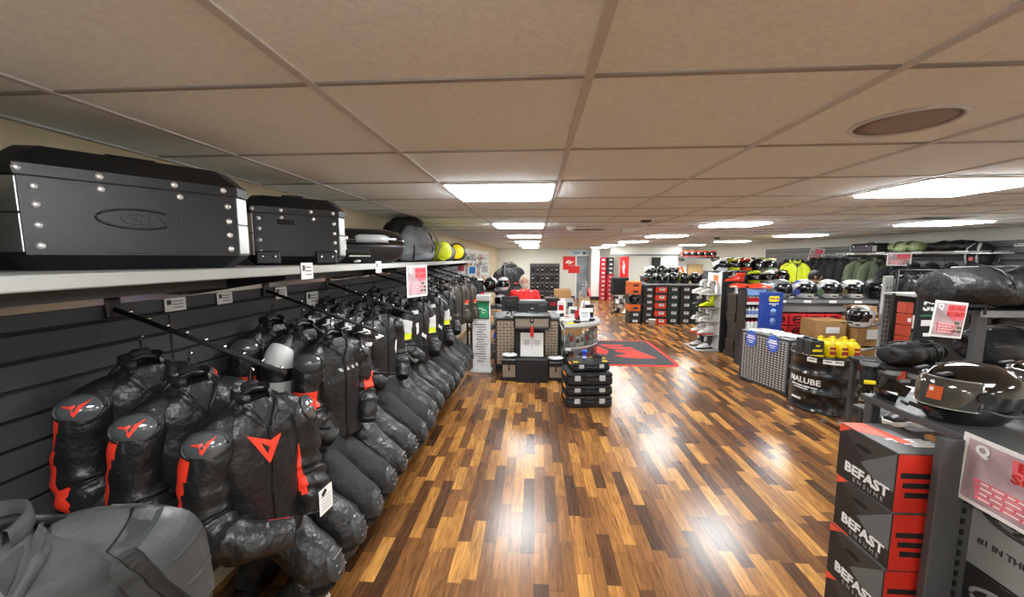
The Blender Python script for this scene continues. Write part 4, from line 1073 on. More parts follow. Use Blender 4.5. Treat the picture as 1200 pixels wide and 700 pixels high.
# ------------------------------------------------------------------ floor mat
t = thing('floor_mat', 'charcoal floor mat with red border and red emblem beyond the round counter', 'mat', (1.42, 7.86, 0), 0)
def rrect(w, h, r, n=6):
    return [(sx * (w / 2 - r) + r * math.cos(a), sy * (h / 2 - r) + r * math.sin(a)) for sx, sy, a0 in ((1, 1, 0), (-1, 1, PI / 2), (-1, -1, PI), (1, -1, 1.5 * PI)) for a in [a0 + PI / 2 * i / n for i in range(n + 1)]]
obj('border', MB().prism(rrect(2.46, 2.14, .16), .008), M('mat_red', S(222, 40, 36), .8), t)
obj('pile', MB().prism(rrect(2.32, 2.00, .12), .012), M('mat_charcoal', S(70, 72, 74), .95, bump=.8, bscale=300, var=.25, vscale=30), t)
# emblem: bold slanted letter-like bars, read from the entrance side
em = MB()
MATL = M('mat_emblem', S(226, 58, 44), .85)
Xm = T(.22, -.02, .0125)
for poly in ([(-.62, .60), (-.26, .60), (-.26, .44), (-.50, .44)], [(-.18, .60), (.34, .60), (.26, .48), (-.16, .46)],
             [(-.52, .38), (-.24, .38), (-.10, .02), (-.20, -.30), (-.34, -.20), (-.44, .1)], [(-.12, .37), (.44, .37), (.48, .22), (-.02, .22)],
             [(.08, .12), (.48, .14), (.74, -.52), (.40, -.56), (.10, -.50), (-.06, -.36), (.14, -.28), (.24, -.16), (.02, -.02)]):
    em.prism([(x, y) for x, y in poly], .003, Xm)
obj('emblem', em, MATL, t)

# ------------------------------------------------------------------ tall white information stand on the left
t = thing('information_stand', 'tall white stand with green screen panel and text sheets left of the counter', 'display stand', (-.93, 6.34, 0), -.06)
obj('board', MB().box((0, 0, .66), (.31, .03, 1.28), bev=.005), WHITE, t)
obj('header', MB().box((0, -.03, 1.28), (.35, .10, .12), bev=.02), LGREY, t)
gp = obj('green_panel', MB().box((-.0, -.022, 1.08), (.25, .014, .28), bev=.003), GREEN, t)
obj('panel_frame', MB().box((0, -.02, .93), (.27, .02, .02)).box((0, -.02, 1.225), (.27, .02, .02)).box((-.133, -.02, 1.08), (.014, .02, .3)).box((.133, -.02, 1.08), (.014, .02, .3)), DGREY, gp)
obj('emblem', MB().tube([(.05 + .03 * math.cos(a), -.032, 1.05 + .03 * math.sin(a)) for a in [2 * PI * i / 16 for i in range(15)]], .006, 6).box((-.02, -.031, 1.10), (.12, .003, .014)), PAPER, gp)
tx = MB()
for i in range(16): tx.box((-.02 + .02 * (i % 3), -.018, .82 - i * .043), (.20 - .03 * (i % 4), .004, .012 + .006 * (i % 3 == 0)))
obj('text_lines', tx, GREY, t)
obj('foot', MB().box((0, 0, .012), (.36, .30, .024), bev=.006), LGREY, t)
# ------------------------------------------------------------------ people
def person(lab, loc, rz, shirt, hair, beard=None, scale=(1.18, 1.0, 1.0), glasses=True, arms='desk'):
    root = thing('person', lab, 'person', loc, rz, scale=scale)
    H = 1.63
    V = []; E = []; Rr = []
    def add(p, r, par=None):
        V.append(p); Rr.append(r); i = len(V) - 1
        if par is not None: E.append((par, i))
        return i
    pel = add((0, 0, .86), .125)
    ab = add((0, .012, .98), .118, pel); ch = add((0, .012, 1.14), .122, ab); up_ = add((0, -.005, 1.26), .088, ch)
    nk = add((0, -.005, 1.355), .060, up_); hd = add((0, .01, 1.43), .055, nk)
    for s in (1, -1):
        sh = add((s * .165, -.005, 1.275), .068, up_)
        if arms == 'desk':
            el = add((s * .245, .06, 1.045), .047, sh); wr = add((s * .17, .30, 1.02), .030, el); pm = add((s * .155, .37, 1.018), .032, wr)
            fd = Vector((-s * .15, 1, -.05)).normalized()
        else:
            el = add((s * .235, -.01, 1.01), .047, sh); wr = add((s * .235, .08, .79), .030, el); pm = add((s * .23, .10, .72), .032, wr)
            fd = Vector((0, .25, -1)).normalized()
        side = Vector((s, .15, 0)); side -= fd * side.dot(fd); side.normalize(); dn = Vector((0, 0, -1)) if arms == 'desk' else Vector((-s, 0, 0))
        P = Vector(V[pm])
        for k, (o, L) in enumerate(((.027, .030), (.009, .036), (-.009, .034), (-.026, .026))):
            a = add(tuple(P + side * o + fd * .022), .0125, pm); b = add(tuple(P + side * o * 1.15 + fd * (.022 + L)), .0095, a)
            add(tuple(P + side * o * 1.15 + fd * (.022 + L * 1.8) + dn * .016), .0085, b)
        a = add(tuple(P - side * .034 - fd * .018), .013, pm); b = add(tuple(P - side * .056 + fd * .012), .011, a); add(tuple(P - side * .058 + fd * .040 + dn * .006), .009, b)
        hp = add((s * .09, 0, .80), .105, pel); kn = add((s * .10, .02, .45), .062, hp); an = add((s * .10, -.01, .09), .042, kn)
        add((s * .11, .10, .045), .040, an)
    me = bpy.data.meshes.new('skin'); me.from_pydata(V, E, []); me.update()
    o = bpy.data.objects.new('skin', me); COL.objects.link(o)
    md = o.modifiers.new('s', 'SKIN'); md.use_smooth_shade = True
    for i, r in enumerate(Rr): me.skin_vertices[0].data[i].radius = (r, r)
    for sv in me.skin_vertices[0].data: sv.use_root = False
    me.skin_vertices[0].data[0].use_root = True
    sd = o.modifiers.new('d', 'SUBSURF'); sd.levels = 1
    ev = bpy.data.meshes.new_from_object(o.evaluated_get(bpy.context.evaluated_depsgraph_get()))
    bpy.data.objects.remove(o)
    mb = MB()
    mb.add([v.co.copy() for v in ev.vertices], [list(p.vertices) for p in ev.polygons], 0, True)
    # head with features
    hc = Vector((0, .02, 1.505)); rings = []; nu, nv = 40, 30
    for i in range(nv + 1):
        e = -PI / 2 + .02 + (PI - .04) * i / nv; ring = []
        for j in range(nu):
            a = 2 * PI * j / nu; f = math.cos(a); x = math.sin(a)
            rx, ry, rz_ = .078, .098, .122
            k = 1 - .16 * max(0, -math.sin(e))
            p = Vector((rx * k * math.cos(e) * x, ry * (1 - .08 * max(0, -math.sin(e))) * math.cos(e) * f, rz_ * math.sin(e)))
            if f > 0:
                z = p.z
                ax = abs(p.x)
                p.y += .026 * math.exp(-(ax / .013) ** 2) * math.exp(-((z + .012) / .024) ** 2)          # nose
                p.y += .010 * math.exp(-(ax / .009) ** 2) * math.exp(-((z - .02) / .03) ** 2)
                p.y -= .011 * math.exp(-((ax - .031) / .015) ** 2) * math.exp(-((z - .020) / .012) ** 2)   # sockets
                p.y += .006 * math.exp(-((ax - .03) / .024) ** 2) * math.exp(-((z - .042) / .009) ** 2)    # brows
                p.y += .006 * math.exp(-(ax / .024) ** 2) * math.exp(-((z + .056) / .007) ** 2)            # lips
                p.y -= .004 * math.exp(-(ax / .024) ** 2) * math.exp(-((z + .0645) / .003) ** 2)
                p.y += .005 * math.exp(-(ax / .024) ** 2) * math.exp(-((z + .073) / .007) ** 2)
                p.y += .010 * math.exp(-(ax / .02) ** 2) * math.exp(-((z + .100) / .014) ** 2)             # chin
            ring.append(hc + p)
        rings.append(ring)
    mb.loft(rings)
    for s in (1, -1): mb.ball((s * .080, .012, 1.505), (.012, .022, .032), 12, 8)
    body = obj('body', mb, SKIN, root)
    rm = body.modifiers.new('r', 'REMESH'); rm.mode = 'VOXEL'; rm.voxel_size = .0065; rm.use_smooth_shade = True
    for s in (1, -1):
        ey = obj('eye', MB().ball((s * .031, .0915, 1.525), .0115, 12, 8), WHITE, root)
        obj('iris', MB().ball((s * .031, .1012, 1.524), (.005, .003, .005), 10, 6), BLACK, ey)
    # hair cap
    hr = MB(); rings = []
    for i in range(14):
        e = -.35 + (PI / 2 + .3) * i / 13; ring = []
        for j in range(41):
            a = .95 + (2 * PI - 1.9) * j / 40 if e < .75 else 0 + 2 * PI * j / 40
            aa = .95 * max(0, (1.05 - e) / 1.4)
            a = aa + (2 * PI - 2 * aa) * j / 40
            k = 1.06 + .05 * noise.noise(Vector((a * 3, e * 5, 1)))
            ring.append(hc + Vector((.082 * k * math.cos(e) * math.sin(a), .100 * k * math.cos(e) * math.cos(a), .126 * k * math.sin(e))))
        rings.append(ring)
    obj('hair', hr.loft(rings, False, True, closed=False), hair, root)
    if beard:
        rings = []
        for i in range(10):
            e = -1.25 + 1.05 * i / 9; ring = []
            for j in range(25):
                a = -1.35 + 2.7 * j / 24
                k = 1.09 + .04 * noise.noise(Vector((a * 5, e * 6, 4))) + (.05 if abs(a) < .5 else 0)
                ring.append(hc + Vector((.078 * (1 - .16 * -math.sin(e)) * k * math.cos(e) * math.sin(a), .100 * k * math.cos(e) * math.cos(a) + .006, .124 * k * math.sin(e) - .006)))
            rings.append(ring)
        bd_ = MB().loft(rings, False, False, closed=False, mfun=lambda i, j: 0)
        # leave the lips free
        keep = [q for q, f in enumerate(bd_.f) if not (abs(sum(bd_.v[k].x for k in f) / len(f)) < .022 and 1.434 < sum(bd_.v[k].z for k in f) / len(f) < 1.455)]
        bd_.f = [bd_.f[q] for q in keep]; bd_.m = [0] * len(keep); bd_.sm = [True] * len(keep)
        obj('beard', bd_, beard, root)
    if glasses:
        gl = MB()
        for s in (1, -1):
            gl.tube([(s * .033 + .024 * math.cos(a), .114, 1.523 + .018 * math.sin(a)) for a in [2 * PI * i / 16 for i in range(17)]], .0022, 5)
            gl.tube([(s * .057, .112, 1.527), (s * .083, .06, 1.525), (s * .086, .01, 1.52)], .0022, 5)
        gl.tube([(-.010, .116, 1.527), (.010, .116, 1.527)], .0022, 5)
        obj('glasses', gl, BLACK, root)
    # shirt: torso and short sleeves following the body
    prof = crom([(.80, .175, .135, 0), (.95, .168, .150, .012), (1.10, .178, .155, .012), (1.20, .190, .140, .004), (1.28, .180, .105, -.004), (1.325, .105, .075, -.006), (1.352, .072, .066, -.004)], 24)
    rings = []
    for z, hx, hy, oy in prof:
        r = []
        for j in range(40):
            a = 2 * PI * j / 40; q = Vector((hx * math.cos(a), hy * math.sin(a) + oy, z))
            r.append(q + Vector((math.cos(a), math.sin(a), 0)) * wrinkle(q, 3.3, .007))
        rings.append(r)
    st = obj('shirt', MB().loft(rings, False, False), shirt, root)
    for s in (1, -1):
        e = Vector((s * .245, .06, 1.045)) if arms == 'desk' else Vector((s * .235, -.01, 1.01)); a0 = Vector((s * .13, -.005, 1.275)); a1 = Vector((s * .178, -.002, 1.272))
        pth = crom([tuple(a0), tuple(a1), tuple(a1.lerp(e, .35)), tuple(a1.lerp(e, .8))], 14)
        rd = [q[0] for q in crom([(.060,), (.071,), (.066,), (.062,)], 14)]
        obj('shirt_sleeve', MB().tube(pth, rd, 22, cap=False, disp=lambda q, d: d * wrinkle(q, 2.2, .006)), shirt, st)
    cl = MB()
    for s in (1, -1):
        cl.loft([[(s * .004, .062, 1.325), (s * .055, .055, 1.30), (s * .06, .035, 1.34)], [(s * .006, .075, 1.322), (s * .062, .062, 1.288), (s * .075, .03, 1.345)]], True, True)
    cl.tube([(.07 * math.cos(a), .064 * math.sin(a) - .004, 1.352) for a in [PI / 2 + .35 + (2 * PI - .7) * i / 20 for i in range(21)]], .012, 8)
    obj('shirt_collar', cl, shirt, st)
    obj('button_placket', MB().box((0, .155, 1.22), (.022, .012, .16), bev=.003, X=T(0, 0, 0)), shirt, st)
    # trousers
    tro = MB(); rings = []
    for s in (1, -1):
        pth = crom([(s * .085, 0, .86), (s * .098, .012, .66), (s * .10, .02, .45), (s * .10, -.005, .10)], 14)
        tro.tube(pth, [q[0] for q in crom([(.118,), (.112,), (.086,), (.080,)], 14)], 20)
    tro.loft([[(.172 * math.cos(a), .138 * math.sin(a), z) for a in [2 * PI * j / 30 for j in range(30)]] for z in (.78, .86, .92)])
    obj('trousers', tro, M('dark_jeans', S(30, 34, 46), .8, bump=.2, bscale=150), root)
    for s in (1, -1): obj('shoe', MB().loft([[(s * .108 + .046 * math.cos(a), .05 + (.135 if i < 2 else .11) * math.sin(a) - .02 * i, z) for a in [2 * PI * j / 20 for j in range(20)]] for i, z in enumerate((0.0, .03, .075, .105))]), BLACK, root)
    return root
person('person in a red polo shirt with white hair and beard standing behind the counter', (-.215, 7.30, 0), PI, SHIRT, HAIRW, HAIRW, arms='down')
person('person with short dark hair passing behind the helmet shelf on the right', (5.66, 8.05, 0), -PI * .62, M('dark_shirt', S(36, 38, 40), .8), HAIRD, None, glasses=False, arms='down', scale=(1.1, 1.05, 1.045))
# ------------------------------------------------------------------ cartons and shoeboxes
def carton(name, lab, loc, d, body, lidm=None, sticker=PAPER, rz=0, group=None, cat='box', side='-y', st2=None, lidh=.32):
    t = thing(name, lab, cat, loc, rz, group)
    w, dp, h = d
    obj('body', MB().box((0, 0, h * .47), (w * .97, dp * .97, h * .94), bev=.004), body, t)
    if lidm: obj('lid', MB().box((0, 0, h * (1 - lidh / 2)), (w, dp, h * lidh - .003), bev=.004), lidm, t)
    else: obj('tape', MB().box((0, 0, h * .945), (w * .98, .05, .004)), CARDD, t)
    if sticker:
        X = T(0, -dp / 2 - .001, 0) if side == '-y' else (T(-w / 2 - .001, 0, 0) @ Rz(-PI / 2))
        sw = w if side == '-y' else dp
        obj('label_sticker', MB().box((sw * .06, 0, h * .42), (sw * .42, .004, h * .34)), sticker, t, X)
        if st2: obj('label_print', MB().box((sw * .06, -.003, h * .5), (sw * .3, .002, h * .06)).box((sw * .0, -.003, h * .38), (sw * .2, .002, h * .05)), st2, t, X)
    return t
def column(x, y, w, dp, h, n, mats, lab, group, z0=0, sticker=PAPER, lid=None, side='-y', jit=.012):
    src = {}
    for i in range(n):
        m = mats[i % len(mats)]; lm = (lid[i % len(lid)] if lid else None)
        L = lab % (ORD[i + 1] if i < n - 1 else 'topmost')
        loc = (x + RND.uniform(-jit, jit), y + RND.uniform(-jit, jit) * 2, z0 + i * h)
        key = (m.name, lm.name if lm else '')
        if key in src: dup(src[key], loc, label=L)
        else: src[key] = carton('shoe_box', L, loc, (w, dp, h), m, lm, sticker, 0, group, st2=DGREY, side=side)
YS = 11.62
OR_, BX = ORANGE, BOXBLACK
column(2.97, YS, .34, .5, .19, 2, [BOXBLACK], 'dark shoe box %s of the two under the orange boxes', 'shoe boxes in the long wall of boxes', lid=[BOXBLACK])
column(2.97, YS, .35, .5, .20, 1, [ORANGE], 'orange shoe box under the black helmet, %s below it', 'shoe boxes in the long wall of boxes', z0=.38, lid=[ORANGE], sticker=DBROWN)
column(2.97, YS, .35, .5, .19, 2, [ORANGE], 'orange shoe box above the black helmet gap, %s of two', 'shoe boxes in the long wall of boxes', z0=.88, lid=[ORANGE], sticker=DBROWN)
t = thing('box_shelf', 'small dark shelf frame between the orange shoe boxes holding a black helmet', 'shelf', (2.97, YS, .585))
obj('board', MB().box((0, 0, .006), (.36, .5, .012)).box((0, 0, .286), (.36, .5, .012)), DGREY, t)
obj('upright', MB().box((.175, 0, .146), (.012, .5, .28)).box((-.175, 0, .146), (.012, .5, .28)), DGREY, t)
helmet('black helmet in the gap between the orange shoe boxes', (2.97, YS - .12, .598), PI + .5, HMATT, scale=.98, detail=False)
column(3.37, YS, .30, .5, .19, 6, [DBROWN, BOXBLACK], 'dark brown shoe box, %s in the column right of the orange boxes', 'shoe boxes in the long wall of boxes', lid=[DBROWN, BOXBLACK])
column(3.72, YS - .05, .34, .5, .235, 5, [M('box_orange_red', S(216, 62, 36), .5)], 'orange red shoe box with pale label, %s in the red column', 'shoe boxes in the long wall of boxes', lid=[BOXBLACK])
GREENB = M('box_dark_green', S(40, 54, 52), .55, var=.1)
column(4.09, YS, .34, .5, .235, 5, [GREENB], 'dark green grey shoe box, %s in the column right of the red one', 'shoe boxes in the long wall of boxes', lid=[GREENB])
column(4.45, YS, .33, .5, .235, 5, [BOXBLACK], 'black shoe box with square label, %s in the second dark column from the right', 'shoe boxes in the long wall of boxes', lid=[BOXBLACK])
column(4.80, YS, .33, .5, .235, 5, [GREENB], 'dark shoe box with wide label, %s in the rightmost tall column', 'shoe boxes in the long wall of boxes', lid=[BOXBLACK])
column(5.16, YS + .02, .33, .5, .235, 5, [BOXBLACK], 'dark shoe box behind the boot display, %s of the last column', 'shoe boxes in the long wall of boxes', lid=[GREENB])
t = thing('helmet_shelf', 'long grey shelf board lying on top of the shoe box wall', 'shelf', (4.3, YS, 1.18))
obj('board', MB().box((0, 0, .012), (2.15, .56, .022), bev=.004), GREY, t)
obj('price_rail', MB().box((0, -.285, .004), (2.15, .012, .045)), LGREY, t)
hs = helmet('black helmet with smoked visor, leftmost on the shoe box wall', (3.42, YS - .02, 1.204), PI + .3, HBLK, scale=1.25, detail=False, group='helmets on the shoe box wall')
cols5 = [(HMATT, 'matt black helmet, second from the left on the shoe box wall'), (HWHITE, 'black and white helmet, middle of the shoe box wall'), (HYEL, 'black helmet with fluorescent yellow stripes on the shoe box wall'), (HBLK, 'black helmet right of the yellow striped one on the shoe box wall'), (HMATT, 'dark helmet above the rightmost tall shoe box column')]
for i, (m, l) in enumerate(cols5):
    if i in (1, 2): helmet(l, (3.80 + .33 * i, YS - .02, 1.204), PI + .1 * i, HBLK, accent=m, scale=1.25, detail=False, group='helmets on the shoe box wall')
    else: dup(hs, (3.80 + .33 * i, YS - .02, 1.204), PI - .2 + .12 * i, l, mats={'shell': [m, m]})
t = thing('display_riser', 'grey step riser with helmets behind the shoe box wall', 'riser', (4.05, 12.25, 0))
obj('body', MB().box((0, 0, .68), (1.3, .5, 1.36), bev=.01), DGREY, t); obj('top', MB().box((0, 0, 1.375), (1.36, .54, .03), bev=.006), GREY, t)
for i, (m, a, l) in enumerate(((HWHITE, HBLK, 'white and black helmet on the riser behind, left of three'), (HBLK, HWHITE, 'black helmet with white stripes on the riser behind, middle of three'), (HWHITE, HMATT, 'white helmet with dark stripes on the riser behind, right of three'))):
    helmet(l, (3.62 + .36 * i, 12.2, 1.392), PI + .5 - .5 * i, m, accent=a, scale=1.3, detail=False, group='helmets on the riser')
# paper bin
t = thing('waste_bin', 'small white bin on the floor in front of the shoe boxes', 'bin', (3.42, 11.15, 0))
obj('bucket', MB().lathe([(.085, 0), (.105, .16), (.112, .165), (.100, .165), (.082, .01)], 22), WHITE, t)
obj('rim', MB().lathe([(.108, .155), (.116, .16), (.108, .17)], 22, cap=False), LGREY, t)

# red and white boxes beside the column
RW = M('box_crimson', S(178, 26, 40), .5, var=.1)
column(3.14, 18.05, .30, .4, .2, 10, [RW], 'red shoe box with white label, %s in the column beside the white pillar', 'shoe boxes beside the white pillar', lid=[RW])
column(3.48, 18.05, .30, .4, .2, 10, [RW, RW, RW, RW, RW, RW, BOXBLACK, BOXBLACK, BOXBLACK, BOXBLACK], 'shoe box with white label, %s in the outer column near the white pillar', 'shoe boxes beside the white pillar', lid=[RW, RW, RW, RW, RW, RW, BOXBLACK, BOXBLACK, BOXBLACK, BOXBLACK])

# ------------------------------------------------------------------ banners and back wall objects
def banner(lab, loc, w, h, m, rz=0, txt=None, name='banner', vertical=True):
    t = thing(name, lab, 'banner', loc, rz)
    cl = MB(); rings = []
    for i in range(10):
        z = -h * i / 9; rings.append([(-w / 2 + w * k / 8, .008 * math.sin(k * 1.3 + i * .5), z) for k in range(9)])
    cl.loft(rings, False, False, closed=False); cl.loft([[(x, y + .006, z) for x, y, z in r] for r in rings][::-1], False, False, closed=False)
    obj('cloth', cl, m, t)
    obj('top_bar', MB().cyl((-w / 2 - .02, 0, 0), (w / 2 + .02, 0, 0), .012, 10), LGREY, t)
    if txt:
        X = frame((0, -.016, -h / 2), (0, 0, 1), (-1, 0, 0)) if vertical else frame((0, -.016, -h / 2), (1, 0, 0), (0, 0, 1))
        mk = MB()
        for q, (x0_, x1_, z_) in enumerate(((-.30, .10, .06), (-.20, .34, -.02), (-.05, .22, -.10), (-.34, -.12, -.04))):
            L_ = (h if vertical else w) * .9; k_ = (w if vertical else h)
            mk.prism([(x0_ * L_, z_ * k_), (x1_ * L_, z_ * k_ + .08 * k_), (x1_ * L_ - .02 * L_, z_ * k_ + .16 * k_), (x0_ * L_ + .03 * L_, z_ * k_ + .06 * k_)], .002, X)
        obj('white_script', mk, PAPER, t)
    return t
banner('vertical red banner on the pale partition behind the shoe boxes', (3.42, 14.85, 2.03), .34, .86, RED, txt=True)
banner('black banner panel on the partition above the helmets', (4.62, 14.85, 2.0), .34, .5, MBLACK)
banner('bright red banner hanging near the back doorway', (1.52, 17.4, 2.05), .56, .62, RED, txt=True, vertical=False)
banner('second small red banner drooping below the bright one', (1.72, 17.2, 1.62), .5, .34, RED)
d = MB().box((2.28, YB - .02, 1.03), (.62, .05, 2.06))
structure('door_1', d, M('doorway_grey', S(120, 128, 132), .5, var=.3, vscale=3))
structure('trim_5', MB().box((1.95, YB - .03, 1.05), (.06, .07, 2.1)).box((2.61, YB - .03, 1.05), (.06, .07, 2.1)).box((2.28, YB - .03, 2.1), (.72, .07, .06)), WHITE)
t = thing('wall_sign', 'pale blue and white sign above the grey doorway', 'sign', (2.2, YB - .04, 2.2))
obj('board', MB().box((0, -.01, 0), (.9, .03, .16), bev=.005), M('sign_pale_blue', S(170, 205, 225), .5), t)
obj('dark_square', MB().box((.12, -.028, 0), (.14, .006, .12)), DGREY, t)
obj('print', MB().box((-.2, -.027, .02), (.3, .003, .03)).box((-.24, -.027, -.03), (.2, .003, .02)), BLUE, t)
# glove rack on the back
t = thing('glove_rack', 'dark display rack panel full of gloves near the back wall', 'display rack', (.38, 16.0, 0))
obj('panel', MB().box((0, 0, .9), (1.25, .04, 1.6), bev=.006), DGREY, t)
obj('foot', MB().box((-.5, 0, .02), (.06, .5, .04)).box((.5, 0, .02), (.06, .5, .04)), BLACK, t)
obj('header', MB().box((0, -.02, 1.72), (1.25, .06, .06), bev=.006), GREY, t)
def glove(lab, loc, m, group, rz=0, sc=1.0):
    t = thing('glove', lab, 'glove', loc, rz, group, scale=(sc,) * 3)
    pm = MB().loft([[(w * math.cos(a), d_ * math.sin(a), z) for a in [2 * PI * i / 14 for i in range(14)]] for z, w, d_ in ((0, .052, .03), (-.07, .045, .024), (-.11, .05, .026), (-.17, .054, .026), (-.20, .046, .02))])
    for k, (x, l) in enumerate(((-.036, .075), (-.012, .09), (.012, .086), (.036, .066))): pm.tube([(x, 0, -.185), (x * 1.15, .01, -.185 - l * .6), (x * 1.2, .018, -.185 - l)], [.014, .013, .010], 8)
    pm.tube([(.045, 0, -.12), (.075, .012, -.165), (.082, .02, -.20)], [.016, .015, .011], 8)
    obj('hand', pm, m, t)
    obj('cuff_strap', MB().lathe([(.054, -.035), (.056, -.02), (.054, -.005)], 14, cap=False), GREY, t)
    obj('knuckle_guard', MB().box((0, -.026, -.16), (.07, .014, .03), bev=.006), GUNARM, t)
    return t
g0 = None
for r in range(4):
    for c in range(6):
        lab = f'dark glove on the back rack, {["top", "second", "third", "bottom"][r]} row, {nn[c]} from the left'
        loc = (-.12 + .2 * c, 15.94, 1.66 - .36 * r)
        if g0 is None: g0 = glove(lab, loc, LEATHER, 'gloves on the back rack', sc=1.15)
        else: dup(g0, loc, label=lab, mats={'hand': [[LEATHER, TEXGREY, LEATHER2][(r + c) % 3]], 'knuckle_guard': [[GUNARM, LGREY, WHITE][(r * 2 + c) % 3]]})
# cartons behind the till
carton('cardboard_carton', 'upper plain brown carton stacked behind the round counter', (.68, 9.6, .62), (.42, .45, .58), CARD, group='brown cartons behind the till')
carton('cardboard_carton', 'lower plain brown carton stacked behind the round counter', (.68, 9.6, 0), (.46, .48, .62), CARD, group='brown cartons behind the till')
for i in range(5): carton('shoe_box', f'black box with dark red end, {ORD[i+1]} of the pile behind the printer', (.36, 8.3, .22 * i), (.3, .4, .215), BOXBLACK, DBROWN, RW, group='black and red boxes behind the printer')
carton('cardboard_carton', 'tall pale carton with print at the far right of the till', (1.55, 12.0, 0), (.30, .4, .95), TAN, group='brown cartons behind the till')
# leaning bright parts behind round counter: handlebar like stand
t = thing('leaflet_carousel', 'spindly grey wire carousel with leaflets behind the round counter', 'display stand', (1.16, 8.75, 0))
obj('pole', MB().cyl((0, 0, 0), (0, 0, 1.45), .016, 10), ALU, t)
obj('base', MB().lathe([(.2, 0), (.2, .02), (.03, .04)], 20), GREY, t)
for k in range(8):
    a = k * PI / 4 + .3; z = .75 + .3 * (k % 2)
    p = obj('pocket', MB().box((.09, 0, 0), (.02, .12, .2), bev=.003), [PAPER, RED, PAPER, LGREY, PAPER, GREY, PAPER, PINK][k], t, T(0, 0, z + .1) @ Rz(a) @ Ry(-.25))
for z in (.7, 1.05, 1.35): obj('wire_ring', MB().tube([(.10 * math.cos(a), .10 * math.sin(a), z) for a in [2 * PI * i / 20 for i in range(21)]], .005, 6), STEEL, t)
# black draped table and shoes at the far middle
t = thing('draped_table', 'black cloth draped table in the far aisle near the pillar', 'table', (3.12, 14.2, 0))
rings = []
for z, k in ((.62, 1.04), (.8, 1.03), (1.2, 1.0), (1.245, .98)):
    rings.append([(.28 * k * math.copysign(abs(math.cos(a)) ** .35, math.cos(a)) + .012 * math.sin(9 * a), .3 * k * math.copysign(abs(math.sin(a)) ** .35, math.sin(a)), z) for a in [2 * PI * i / 48 for i in range(48)]])
obj('cloth', MB().loft(rings, False, True), MBLACK, t)
for sx in (-1, 1):
    for sy in (-1, 1): obj('leg', MB().box((sx * .24, sy * .26, .45), (.03, .03, .9)), STEEL, t)
obj('low_shelf', MB().box((0, 0, .28), (.5, .55, .02)), GREY, t)
def boot(lab, loc, rz, m, m2, sole=BLACK, h=.34, sc=1.0, group=None, name='riding_boot', cat='boot', low=False):
    t = thing(name, lab, cat, loc, rz, group, scale=(sc,) * 3)
    ft = []
    for y, w, zt in crom([(-.10, .030, .09), (-.07, .042, .12), (0, .045, .12), (.08, .048, .085), (.15, .046, .065), (.19, .030, .045)], 16):
        ft.append([(w * math.copysign(abs(math.cos(a)) ** .7, math.cos(a)), y, .022 + (zt - .02) * max(0, math.sin(a)) ** .8 if math.sin(a) > 0 else .022) for a in [2 * PI * i / 18 for i in range(18)]])
    obj('foot', MB().loft(ft), m, t)
    H = .15 if low else h
    sh = [[(rx * math.cos(a), -.035 + yo + ry * math.sin(a), z) for a in [2 * PI * i / 20 for i in range(20)]] for z, rx, ry, yo in crom([(.06, .044, .066, 0), (.11, .046, .064, -.005), (H * .6, .050, .062, -.012), (H, .058, .068, -.018), (H, .048, .058, -.018), (H * .8, .044, .05, -.016)], 18)]
    obj('shaft', MB().loft(sh), m2 if not low else m, t)
    obj('sole', MB().prism([(-.035, -.11), (.035, -.11), (.046, -.05), (.042, .02), (.052, .10), (.045, .17), (.02, .205), (-.02, .205), (-.045, .17), (-.052, .10), (-.042, .02), (-.046, -.05)], .026), sole, t)
    if not low:
        for z in (.12, .19, .26):
            if z < h: obj('buckle', MB().box((.0, .030 - z * .05, z), (.095, .022, .02), bev=.005), DGREY, t)
        obj('shin_plate', MB().loft([[(.04 * math.sin(a), .005 + .052 * math.cos(a) - z * .06, z) for a in [-1.1 + 2.2 * i / 8 for i in range(9)]] for z in (.15, .22, h - .02)], False, False, closed=False), WHITE, t)
    else:
        for k in range(4): obj('lace', MB().cyl((-.028, .03 + k * .028, .125 - k * .012), (.028, .034 + k * .028, .125 - k * .012), .004, 6), WHITE, t)
    return t
s0 = boot('white shoe on the low shelf of the draped table, left', (2.98, 13.88, .292), PI, WHITE, WHITE, sc=1.1, low=True, name='shoe', cat='shoe', group='shoes at the draped table')
dup(s0, (3.14, 13.88, .292), label='black shoe on the low shelf of the draped table, middle', mats={'foot': [BLACK], 'shaft': [BLACK]})
dup(s0, (3.28, 13.88, .292), label='white shoe on the low shelf of the draped table, right')
dup(s0, (2.92, 13.6, 0), PI * .6, 'black shoe on the floor left of the draped table', mats={'foot': [BLACK], 'shaft': [BLACK]})
dup(s0, (3.2, 13.5, 0), PI * .8, 'white shoe on the floor in front of the draped table')
# partition shelf with orange helmets
t = thing('partition_shelf', 'dark shelf fixed high on the partition with orange helmets', 'shelf', (6.15, 14.72, 1.96))
obj('board', MB().box((0, 0, 0), (1.35, .42, .03)).box((0, -.2, .03), (1.35, .012, .05)), DGREY, t)
obj('bracket', MB().box((-.55, .1, -.06), (.03, .2, .1)).box((.55, .1, -.06), (.03, .2, .1)), BLACK, t)
ho = helmet('orange and white helmet on the high partition shelf, leftmost', (5.62, 14.7, 1.976), PI + .3, HRED, accent=HWHITE, scale=1.05, detail=False, group='helmets on the high partition shelf')
for i, nm in enumerate(('second from the left', 'middle', 'second from the right', 'rightmost')): dup(ho, (5.88 + .26 * i, 14.7, 1.976), PI - .2 * i, f'orange and white helmet on the high partition shelf, {nm}', mats={'shell': [HRED, [HWHITE, HBLK, HGOLD, HWHITE][i]]})
t = thing('picture_board', 'orange and white picture board on the partition', 'picture', (5.55, 14.91, 1.42))
